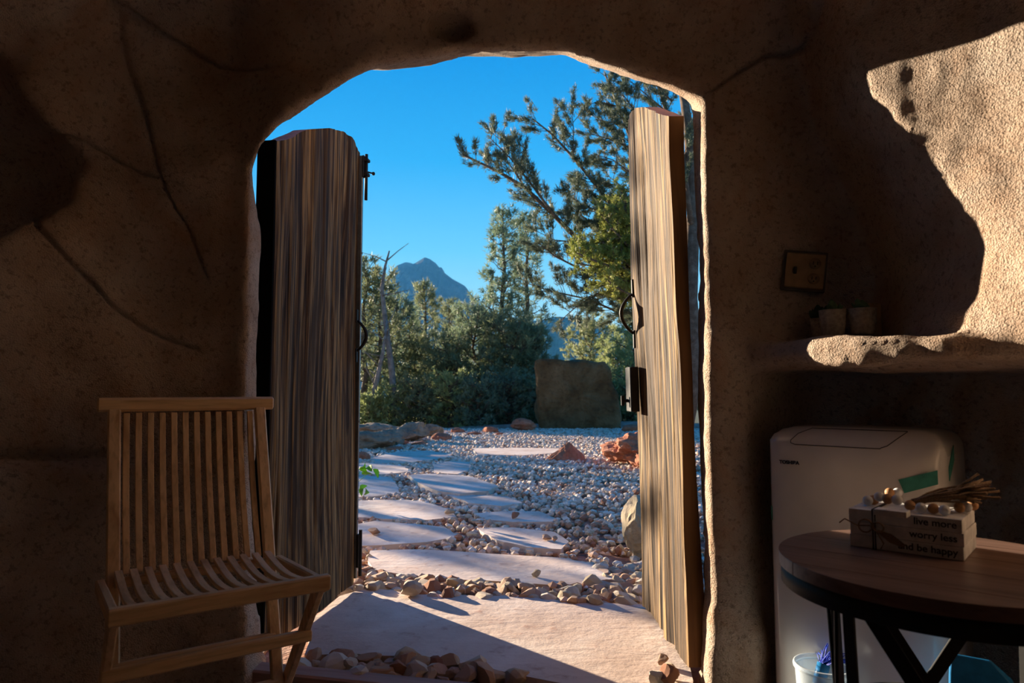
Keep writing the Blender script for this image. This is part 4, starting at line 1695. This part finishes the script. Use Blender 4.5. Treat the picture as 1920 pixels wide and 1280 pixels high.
zt_ = AH - 0.155
strip(ac, [(AW - 0.092, -0.0012, zt_ - 0.008), (AW - 0.014, -0.0012, zt_ + 0.022), (AW - 0.014, -0.0012, zt_ + 0.058), (AW - 0.105, -0.0012, zt_ + 0.026)], 'green_tape', M['tape'])
strip(ac, [(AW + 0.0012, 0.058, zt_ + 0.026), (AW + 0.0012, 0.135, zt_ + 0.075), (AW + 0.0012, 0.135, zt_ + 0.115), (AW + 0.0012, 0.058, zt_ + 0.062)], 'green_tape', M['tape'])
strip(ac, [(0.003, -0.0012 + 0.036, 0.56), (0.012, 0.020, 0.56), (0.012, 0.020, 0.60), (0.003, -0.0012 + 0.036, 0.60)], 'green_tape', M['tape'])
ft = MB()
for x in (0.05, AW - 0.05):
    for y in (0.06, AD - 0.06):
        ft.lathe([(0.0, 0.0), (0.016, 0.0), (0.018, 0.01), (0.016, 0.022), (0.0, 0.022)], 14, (x, y, 0))
ft.build('castors', M['iron'], ac, True)

# ------------------------------------------------------------------ clear bin with brush, blue packet
bp = on_z(1545, 1258, 0.195)
binr = empty('clear_plastic_tub', (bp[0], bp[1], 0), 0)
tag(binr, 'clear plastic tub on the floor between air conditioner and table', 'tub')
MB().lathe([(0.0, 0.003), (0.056, 0.003), (0.060, 0.010), (0.071, 0.205), (0.0725, 0.205), (0.0615, 0.006), (0.058, 0.0), (0.0, 0.0)], 48).build('tub_wall', M['clear'], binr, True)
MB().lathe([(0.071, 0.200), (0.077, 0.203), (0.078, 0.210), (0.076, 0.215), (0.0715, 0.216), (0.070, 0.208)], 48, closed=True).build('tub_rim', M['clear'], binr, True)
br = empty('scrub_brush', (bp[0] - 0.005, bp[1] + 0.01, 0.10), 0)
tag(br, 'white handled brush with long blue bristles standing in the clear tub', 'brush')
MB().tube([(-0.035, -0.025, -0.09), (-0.02, -0.014, -0.01), (-0.008, -0.004, 0.062)], [0.010, 0.013, 0.015], 12).build('handle', M['white_plastic'], br, True)
MB().tube([(-0.009, -0.005, 0.058), (0.012, 0.006, 0.108)], [0.016, 0.017], 12).build('collar', M['blue_plastic'], br, True)
bs = MB()
for k in range(46):
    d0 = Vector((0.012, 0.006, 0.106)) + Vector((rg2.gauss(0, .005), rg2.gauss(0, .005), 0))
    dr_ = Vector((rg2.uniform(0.2, 1.3), rg2.gauss(0.2, .4), rg2.uniform(0.1, 0.7))).normalized()
    L_ = rg2.uniform(0.04, 0.075)
    bs.tube([d0, d0 + dr_ * L_ * 0.5 + Vector((0, 0, 0.006)), d0 + dr_ * L_ + Vector((0, 0, -0.006))], 0.0013, 4)
o = bs.build('bristles', M['blue_bristle'], br, True)
o['kind'] = 'stuff'

pk = on_y(1850, 1275, 1.66)
pkt = empty('blue_packet', (pk[0], pk[1], 0.0), math.radians(-35))
tag(pkt, 'bright blue plastic packet leaning under the table', 'packet')
V = []
for z, w_, d_2, xo in ((0.0, 0.075, 0.05, 0), (0.12, 0.078, 0.055, 0.0), (0.22, 0.072, 0.04, -0.004), (0.275, 0.062, 0.018, -0.012), (0.315, 0.040, 0.004, -0.03)):
    for sx, sy in ((-1, -1), (1, -1), (1, 1), (-1, 1)):
        V.append((xo + sx * w_, sy * d_2, z))
Fq = [[0, 1, 2, 3], [16, 17, 18, 19]]
for r in range(4):
    for q in range(4):
        Fq.append([r * 4 + q, r * 4 + (q + 1) % 4, r * 4 + 4 + (q + 1) % 4, r * 4 + 4 + q])
MB().add(V, Fq).build('packet_body', M['blue_plastic'], pkt, False, 0.004)
MB().bar((-0.080, -0.05, 0.02), (-0.078, -0.035, 0.23), 0.008, 0.03, (0, 1, 0), 0.002).build('printed_edge', M['orange_print'], pkt)

# ------------------------------------------------------------------ ledge: pots, outlet
def succulent(px, py_base, Y, zbase, label, mat_leaf, seed, pr=0.040, ph=0.078, leaves=11, ll=0.04):
    p = on_y(px, 600, Y)
    root = empty('potted_succulent', (p[0], Y, zbase), seed)
    tag(root, label, 'potted plant', 'succulents on the rock ledge')
    MB().lathe([(0.0, 0.0), (pr * 0.70, 0.0), (pr * 0.78, 0.006), (pr * 0.93, ph * 0.5), (pr, ph), (pr * 0.90, ph), (pr * 0.86, ph - 0.012), (0.0, ph - 0.012)], 32).build('pot', M['pot'], root, True)
    rr = random.Random(seed)
    V0, F0 = ICO[2]
    for k in range(leaves):
        az = k * 2.4
        el = math.radians(18 + 60 * k / leaves)
        L = ll * rr.uniform(0.8, 1.15)
        m = MB()
        V = V0 * np.array([L / 2, L * 0.24, L * 0.10])
        V[:, 0] += L / 2
        V[:, 1] *= (0.6 + 0.7 * np.sin(np.clip(V[:, 0] / L, 0, 1) * math.pi) ** 0.7)
        V[:, 2] += 0.25 * V[:, 0] ** 2 / L
        Mx = Matrix.Translation((0, 0, ph - 0.012)) @ Matrix.Rotation(az, 4, 'Z') @ Matrix.Rotation(-el, 4, 'Y')
        me = mk_mesh('leaf', V, [F0])
        me.transform(Mx)
        link('leaf', me, mat_leaf, root, True)
    return root


ZL = 1.112
succulent(1562, 615, 2.06, ZL, 'cement pot with a pale green succulent, left of the two pots on the ledge', M['succ'], 3)
succulent(1617, 612, 2.02, ZL, 'cement pot with a green rosette succulent, right of the two pots on the ledge', M['succ'], 8)
succulent(1538, 610, 2.13, ZL, 'dark leafy plant in shadow behind the pots on the ledge', M['succ_dark'], 5, 0.03, 0.06, 14, 0.05)
p = on_y(1628, 590, 2.085)
cb = empty('kraft_card', (p[0], 2.085, ZL), math.radians(-20))
MB().prism([(-0.045, -0.006), (0.035, -0.006), (0.035, 0.006), (-0.045, 0.006)], 0.0, 0.102).build('card_board', M['cardboard'], cb, False, 0.001)
tag(cb, 'small tan wooden card propped behind the rosette pot', 'card')

pts = [on_y(1475, 470, 2.15), on_y(1545, 545, 2.15)]
oc = (pts[0] + pts[1]) / 2
out = empty('wall_outlet', (oc[0], 2.155, oc[2]), 0)
out.rotation_euler = (0, math.radians(7), math.radians(-12))
tag(out, 'crooked brown double outlet plate set in a recess of the rock wall', 'outlet')
MB().bar((-0.058, 0, 0), (0.058, 0, 0), 0.012, 0.112, (0, 0, 1), 0.003).build('cover_plate', M['brass'], out)
fb = MB()
fb.bar((-0.066, 0.010, 0), (0.066, 0.010, 0), 0.014, 0.130, (0, 0, 1), 0.003)
fb.build('back_box', M['seam'], out)
for z in (0.024, -0.024):
    f_ = MB()
    V, k2 = [], 24
    f_.lathe([(0.0, 0.0), (0.0165, 0.0), (0.0175, 0.003), (0.0, 0.003)], 24)
    o = f_.build('socket', M['brass'], out, True)
    o.rotation_euler = (math.radians(90), 0, 0)
    o.location = (0.028, -0.006, z)
    sl = MB()
    for x in (-0.006, 0.006):
        sl.bar((x, -0.003, 0.0034), (x, 0.007, 0.0034), 0.0024, 0.001, (0, 0, 1), 0.0002)
    sl.tube([(0, -0.008, 0.003), (0, -0.008, 0.0038)], 0.0024, 8)
    sl.build('socket_slots', M['logo'], o)
MB().bar((-0.030, -0.010, -0.012), (-0.030, -0.010, 0.010), 0.009, 0.010, (0, 1, 0), 0.002).build('switch_toggle', M['logo'], out)

# ------------------------------------------------------------------ leafy sprig by the left door
sp = on_z(664, 960, 0.0)
sprig = empty('leafy_sprig', (sp[0] - 0.02, sp[1], 0.0), 0)
tag(sprig, 'bright green leafy plant peeping past the left door edge', 'plant')
stem = MB()
LEAFS = [(684, 875), (694, 880), (704, 888), (688, 889), (681, 884), (682, 915), (690, 922), (680, 923)]
for i, (px, py) in enumerate(LEAFS):
    tip = Vector(on_y(px, py, sp[1] + 0.03 * (i % 3 - 1))) - Vector(sprig.location)
    b0 = Vector((tip.x - 0.05 - 0.01 * (i % 2), tip.y, tip.z + 0.01))
    stem.tube([(0, 0, 0), (-0.02, 0, tip.z * 0.6), tuple(b0)], [0.004, 0.003, 0.002], 5)
    V0, F0 = ICO[2]
    L = 0.085
    V = V0 * np.array([L / 2, L * 0.30, 0.0022])
    V[:, 1] *= 1 - 0.55 * np.clip(V[:, 0] / (L / 2), -1, 1)
    V[:, 2] += 0.8 * np.abs(V[:, 1])
    me = mk_mesh('leaf', V, [F0])
    me.transform(Matrix.Translation(tip) @ Matrix.Rotation(0.5 * (i - 3), 4, 'Z') @ Matrix.Rotation(0.3 * ((i * 7) % 5 - 1), 4, 'Y') @ Matrix.Rotation(0.9 - 0.4 * i, 4, 'X'))
    link('leaf', me, M['fresh'], sprig, True)
stem.build('stem', M['fresh'], sprig, True)

# ------------------------------------------------------------------ trees
def blades(P, A, n, length, width, spread, rg):
    """n thin triangular blades round every point P with axis A"""
    k = len(P)
    D = A[:, None, :] + spread * rg.normal(size=(k, n, 3))
    D /= np.linalg.norm(D, axis=2, keepdims=True) + 1e-9
    S = np.cross(D, rg.normal(size=(k, n, 3)))
    S /= np.linalg.norm(S, axis=2, keepdims=True) + 1e-9
    L = length * rg.uniform(0.65, 1.15, (k, n, 1))
    W = width * rg.uniform(0.7, 1.3, (k, n, 1))
    O = P[:, None, :] + rg.normal(size=(k, n, 3)) * length * 0.22
    V = np.stack([O - S * W / 2, O + S * W / 2, O + D * L], axis=2).reshape(-1, 3)
    F = np.arange(len(V)).reshape(-1, 3)
    return V, F


def curve_pts(a, b, bend, n):
    a, b = np.array(a, float), np.array(b, float)
    t = np.linspace(0, 1, n)[:, None]
    return a + (b - a) * t + np.array(bend) * (np.sin(t * math.pi))


def limb_tree(name, base, limbs, rg, blade, mat_leaf, mat_bark, label, cat='tree', group=None, sub=7, tuft_gap=0.16, sublen=0.34, n_blades=12, spread=0.75, trunk=None, twig_r=0.006, bare=0.25):
    """limbs: list of (points, radius). Twigs and needle tufts grow along them."""
    root = empty(name, base)
    tag(root, label, cat, group)
    b0 = np.array(base, float)
    wood_ = MB()
    P, A = [], []
    if trunk is not None:
        wood_.tube(trunk[0] - b0, list(np.linspace(trunk[1], trunk[2], len(trunk[0]))), 8)
    for pts, r in limbs:
        pts = np.array(pts, float)
        n = len(pts)
        wood_.tube(pts - b0, list(np.linspace(r, r * 0.25, n)), 6)
        seg = np.linalg.norm(np.diff(pts, axis=0), axis=1)
        Lt = seg.sum()
        cum = np.concatenate([[0], np.cumsum(seg)]) / max(Lt, 1e-6)
        m = max(3, int(Lt * sub))
        for k in range(m):
            t = bare + (1 - bare) * (k + rg.random()) / m
            t = min(t, 0.999)
            p = np.array([np.interp(t, cum, pts[:, c]) for c in range(3)])
            i = min(np.searchsorted(cum, t), n - 1)
            d = pts[i] - pts[i - 1]
            d /= np.linalg.norm(d) + 1e-9
            v = rg.normal(size=3)
            v -= d * v.dot(d)
            v /= np.linalg.norm(v) + 1e-9
            dr = d * rg.uniform(0.35, 0.9) + v * 0.9 + np.array([0, 0, 0.35])
            dr /= np.linalg.norm(dr)
            L = sublen * rg.uniform(0.5, 1.25) * (1.15 - 0.55 * t) * min(1.0, 0.5 + Lt / 2)
            e = p + dr * L + np.array([0, 0, 0.12 * L])
            mid = (p + e) / 2 - np.array([0, 0, 0.04 * L])
            wood_.tube([p - b0, mid - b0, e - b0], [twig_r, twig_r * 0.7, twig_r * 0.35], 4, False)
            c_ = max(2, int(L / tuft_gap) + 1)
            for q in range(c_):
                tq = 0.35 + 0.65 * (q + 0.7 * rg.random()) / c_
                pp = (p * (1 - tq) ** 2 + 2 * mid * tq * (1 - tq) + e * tq ** 2)
                P.append(pp + rg.normal(size=3) * tuft_gap * 0.3)
                A.append(dr * 0.8 + np.array([0, 0, 0.35]))
        P.append(pts[-1])
        A.append(pts[-1] - pts[-2])
    A = np.array(A)
    A /= np.linalg.norm(A, axis=1)[:, None] + 1e-9
    V, F = blades(np.array(P) - b0, A, n_blades, blade[0], blade[1], spread, rg)
    wood_.build('trunk_and_branches', mat_bark, root, True)
    o = link('foliage', mk_mesh('foliage', V, [F]), mat_leaf, root)
    o['kind'] = 'stuff'
    return root


def conifer(name, px, ptop, Y, Rpx, label, mat_leaf, seed, crown0=0.12, nb=46, blade=(0.19, 0.028), n_blades=14, taper=0.8, tuft_gap=0.17, sub=6, mat_bark=None, xy=None, top_z=None, R=None, group='trees below the gravel court', cat='pine tree', lean=0.0, spread=0.75, bare=0.2):
    rg = np.random.default_rng(seed)
    if xy is None:
        tp = on_y(px, ptop, Y)
        x, zt_ = tp[0], tp[2]
        R = Rpx / FPX * Y
    else:
        x, Y = xy
        zt_ = top_z
    zb = float(ground_h(np.array(x), np.array(Y))) - 0.1
    Hh = zt_ - zb
    n = 9
    tr = np.stack([x + lean * np.linspace(-1, 0, n) + 0.06 * rg.normal(size=n), Y + 0.05 * rg.normal(size=n), np.linspace(zb, zt_, n)], axis=1)
    limbs = []
    nb = int(nb * 1.45)
    for k in range(nb):
        t = crown0 + (0.98 - crown0) * (k + rg.random() * 0.6) / nb
        p = np.array([np.interp(t, np.linspace(0, 1, n), tr[:, c]) for c in range(3)])
        az = k * 2.399 + rg.uniform(-0.4, 0.4)
        rel = (t - crown0) / (1 - crown0)
        L = R * (1.05 - taper * rel ** 1.3) * rg.uniform(0.65, 1.15)
        L = max(L, 0.25)
        up = rg.uniform(0.05, 0.35) + 0.5 * rel
        e = p + np.array([math.cos(az) * L, math.sin(az) * L, L * up])
        limbs.append((curve_pts(p, e, (0, 0, -0.12 * L), 5), 0.03 * (0.4 + L / 2)))
    limbs.append((tr[-3:], 0.02))
    return limb_tree(name, (x, Y, zb), limbs, rg, blade, mat_leaf, mat_bark or M['bark'], label, cat, group, sub=sub, tuft_gap=tuft_gap, sublen=0.45 * R ** 0.5, n_blades=n_blades, spread=spread,
                     trunk=(tr, 0.035 + Hh * 0.016, 0.02), twig_r=0.008, bare=bare)


# the big pine reaching in from the right
rg = np.random.default_rng(90)
def L3(pp, y0, y1):
    n = len(pp)
    return [on_y(a, b, y0 + (y1 - y0) * i / (n - 1)) for i, (a, b) in enumerate(pp)]


big = []
big.append((L3([(1296, 640), (1235, 590), (1160, 520), (1090, 455), (1040, 405), (985, 352), (935, 322), (868, 290)], 10.2, 9.4), 0.09))
big.append((L3([(1040, 405), (1000, 350), (960, 300), (918, 258)], 9.6, 9.5), 0.035))
big.append((L3([(985, 352), (950, 300), (940, 250)], 9.5, 9.7), 0.025))
big.append((L3([(1250, 520), (1180, 430), (1120, 350), (1075, 295), (1035, 252), (998, 222)], 10.2, 9.9), 0.06))
big.append((L3([(1075, 295), (1075, 240), (1072, 205)], 9.9, 10.1), 0.02))
big.append((L3([(1290, 480), (1240, 380), (1190, 280), (1160, 200), (1135, 140)], 10.3, 10.4), 0.07))
big.append((L3([(1296, 420), (1280, 300), (1250, 210), (1225, 130), (1200, 60)], 10.3, 10.6), 0.08))
big.append((L3([(1190, 280), (1140, 260), (1105, 250)], 10.4, 10.0), 0.025))
big.append((L3([(1160, 200), (1120, 190), (1098, 200)], 10.4, 10.2), 0.02))
big.append((L3([(1180, 430), (1130, 400), (1085, 380), (1060, 360)], 10.1, 9.7), 0.03))
big.append((L3([(1160, 520), (1090, 505), (1040, 480), (1010, 455)], 10.0, 9.6), 0.035))
big.append((L3([(1235, 590), (1180, 560), (1120, 550), (1080, 575), (1050, 602)], 10.1, 9.7), 0.035))
big.append((L3([(1235, 590), (1160, 585), (1100, 560), (1030, 545), (985, 530)], 10.3, 10.1), 0.035))
big.append((L3([(1240, 380), (1180, 360), (1140, 330)], 10.5, 10.8), 0.03))
big.append((L3([(1090, 455), (1040, 450), (1000, 430)], 9.8, 9.6), 0.02))
big.append((L3([(1280, 300), (1320, 220), (1350, 130)], 10.5, 10.9), 0.04))
big.append((L3([(1250, 210), (1215, 180), (1180, 150)], 10.6, 10.3), 0.025))
for pp in ([(1230, 330), (1190, 330), (1150, 300), (1120, 290)], [(1210, 300), (1180, 240), (1150, 230), (1122, 225)], [(1240, 260), (1200, 220), (1170, 180), (1150, 165)], [(1250, 430), (1210, 400), (1160, 390), (1120, 400)],
           [(1260, 190), (1230, 160), (1205, 130)], [(1280, 340), (1250, 300), (1225, 270)], [(1150, 500), (1120, 440), (1100, 410), (1075, 395)], [(1200, 480), (1150, 450), (1110, 440)]):
    big.append((L3(pp, 10.4, 10.0), 0.025))
big = [(p_, r_ * 0.62) for p_, r_ in big]
tb = on_z(1310, 870, 0.0)
trk = np.array([[tb[0] + 0.1, 10.4, -0.1], on_y(1300, 700, 10.3), on_y(1292, 560, 10.3), on_y(1300, 400, 10.4), on_y(1292, 250, 10.6), on_y(1270, 100, 10.8)])
limb_tree('pinyon_pine', (trk[0][0], 10.4, 0.0), big, rg, (0.080, 0.010), M['pine_dark'], M['bark'], 'large pinyon pine whose crooked limbs reach in from the right', 'pine tree', None, sub=13, tuft_gap=0.045, sublen=0.50, n_blades=24, spread=0.55,
          trunk=(trk, 0.17, 0.06), twig_r=0.006, bare=0.12)

# yellow-green juniper in front of it
rg = np.random.default_rng(91)
jun = []
jb = on_y(1240, 640, 9.2)
for k in range(46):
    a = rg.uniform(0, 1)
    tpx, tpy = rg.uniform(1072, 1230), rg.uniform(335, 560)
    if tpy < 420 and tpx < 1072 + (420 - tpy) * 0.55:
        tpx = 1072 + (420 - tpy) * 0.55 + rg.uniform(0, 60)
    if tpy > 500:
        tpx = max(tpx, 1090 + (tpy - 500) * 0.9)
    yt = rg.uniform(8.5, 9.9)
    e = on_y(tpx, tpy, yt)
    p = on_y(1240, 560 - 90 * rg.random(), 9.3)
    jun.append((curve_pts(p, e, (0, 0, -0.1), 5), 0.03))
jt = np.array([[jb[0] + 0.15, 9.3, 0.0], on_y(1262, 700, 9.3), on_y(1240, 560, 9.3), on_y(1200, 440, 9.3), on_y(1165, 350, 9.2)])
limb_tree('juniper', (jt[0][0], 9.3, 0.0), jun, rg, (0.055, 0.014), M['juniper'], M['bark'], 'yellow-green juniper with dense sprays beside the right door', 'juniper', None, sub=15, tuft_gap=0.07, sublen=0.30, n_blades=20, spread=1.0,
          trunk=(jt, 0.10, 0.03), twig_r=0.005, bare=0.45)

# trees below the court
conifer('tall_pine', 940, 398, 22.0, 62, 'tallest pine, thin-crowned, left stem of the pair behind the court', M['pine_blue'], 101, 0.10, 58, taper=0.72)
conifer('tall_pine', 986, 404, 22.6, 52, 'tall slim pine, right stem of the pair behind the court', M['pine_blue'], 102, 0.10, 50, taper=0.70)
conifer('pine', 800, 536, 25.0, 46, 'round-topped pine rising in front of the peak', M['pine'], 103, 0.05, 46, taper=0.62)
conifer('pine', 843, 568, 27.0, 44, 'smaller dark pine between the round-topped pine and the tall pair', M['pine'], 104, 0.05, 42, taper=0.6)
conifer('pine', 712, 520, 20.0, 46, 'sparse pine with bare grey stems by the left door edge', M['pine'], 105, 0.30, 34, taper=0.5, sub=5)
conifer('pine', 745, 566, 21.0, 52, 'loose-crowned pine next to the sparse grey-stemmed one', M['pine_blue'], 106, 0.15, 40, taper=0.5)
conifer('pine', 684, 490, 19.5, 40, 'pine just showing past the left door strip', M['pine'], 107, 0.10, 34, taper=0.6)
conifer('pine', 893, 590, 21.0, 66, 'broad bushy pine left below the tall pair', M['pine_blue'], 108, 0.04, 52, taper=0.45)
conifer('pine', 1000, 625, 21.0, 52, 'dark bushy pine right below the tall pair', M['pine_blue'], 109, 0.04, 44, taper=0.5)
conifer('pine', 955, 610, 20.4, 70, 'wide low pine in the middle below the tall pair', M['pine'], 110, 0.04, 50, taper=0.4)
conifer('pine', 776, 640, 21.5, 54, 'low dark pine filling the gap under the round-topped pine', M['pine'], 111, 0.03, 44, taper=0.45)
conifer('pine', 840, 650, 20.5, 60, 'low pine behind the leafy shrubs', M['pine'], 112, 0.03, 46, taper=0.45)
conifer('pine', 1180, 575, 19.0, 46, 'young pine squeezed between slab and right door', M['olive'], 113, 0.05, 40, taper=0.55)
conifer('broadleaf_tree', 1108, 612, 30.0, 62, 'pale green rounded tree behind the upright slab', M['pale'], 114, 0.05, 50, (0.16, 0.045), 12, 0.35, cat='tree')
conifer('broadleaf_tree', 1158, 640, 27.0, 52, 'olive bushy tree right behind the upright slab', M['olive'], 115, 0.05, 44, (0.16, 0.035), 12, 0.4, cat='tree')
conifer('pine', 1240, 600, 22.0, 60, 'pine seen through the gap beside the right jamb', M['pine'], 116, 0.05, 40, taper=0.5)
# shrubs on the rim
SHR = [(692, 752, 18.4, 34, 'olive', 'yellowish shrub low at the left door edge'), (736, 738, 18.8, 44, 'olive', 'open olive shrub behind the grey rock bank'), (790, 730, 18.6, 46, 'pine', 'dark dense shrub behind the end of the rock bank'),
       (846, 716, 18.4, 44, 'olive', 'light-leaved shrub in the middle of the hedge line'), (900, 724, 18.2, 46, 'pine_blue', 'dark green shrub left of the slanting red boulder'), (956, 716, 18.6, 46, 'pine_blue', 'deep green shrub behind the slanting red boulder'),
       (1000, 728, 18.8, 40, 'pine', 'dark shrub touching the left side of the upright slab'), (1178, 730, 19.0, 40, 'pine', 'grey-green shrub right of the upright slab')]
for k, (px, pt, Y, Rp, mt, lab) in enumerate(SHR):
    conifer('shrub', px, pt, Y, Rp, lab, M[mt], 130 + k, 0.05, 30, (0.12, 0.035), 12, 0.35, cat='shrub', group='shrubs along the gravel rim')
# dead bare stems
for k, (pp, Y, lab) in enumerate([([(742, 800), (735, 700), (722, 600), (716, 540), (722, 500), (730, 470)], 18.8, 'bare dead grey stem rising in front of the peak'), ([(700, 800), (703, 730), (718, 660), (726, 600)], 18.6, 'leaning bare trunk near the left door')]):
    P = np.array([on_y(a, b, Y) for a, b in pp])
    P[0][2] = -0.6
    root = empty('dead_tree', P[0])
    tag(root, lab, 'dead tree', 'bare dead stems')
    MB().tube(P - P[0], list(np.linspace(0.11, 0.02, len(P))), 7).build('trunk', M['deadwood'], root, True)
    tw = MB()
    rg = np.random.default_rng(300 + k)
    for j in range(9):
        t = rg.uniform(0.25, 0.95)
        p = np.array([np.interp(t, np.linspace(0, 1, len(P)), P[:, c]) for c in range(3)])
        e = p + np.array([rg.uniform(-1, 1), rg.uniform(-.5, .5), rg.uniform(0.1, 0.7)]) * 0.9
        tw.tube([p - P[0], (p + e) / 2 - P[0] + rg.normal(size=3) * 0.06, e - P[0]], [0.02, 0.013, 0.006], 5)
    tw.build('branches', M['deadwood'], root, True)

# trees left of the view that shade the court
conifer('shade_pine', 0, 0, 0, 0, 'pine outside the left wall shading the middle of the court', M['pine'], 150, 0.10, 50, xy=(-8.2, 14.0), top_z=6.2, R=1.0, taper=0.5, group='pines left of the court')
conifer('shade_pine', 0, 0, 0, 0, 'second pine outside the left wall shading the far court', M['pine'], 151, 0.10, 50, xy=(-8.2, 16.3), top_z=6.4, R=0.85, taper=0.5, group='pines left of the court')
conifer('shade_pine', 0, 0, 0, 0, 'thin pine outside the left wall dappling the doorway', M['pine'], 152, 0.12, 24, xy=(-7.4, 11.45), top_z=4.4, R=0.8, taper=0.5, sub=3, n_blades=9, group='pines left of the court')
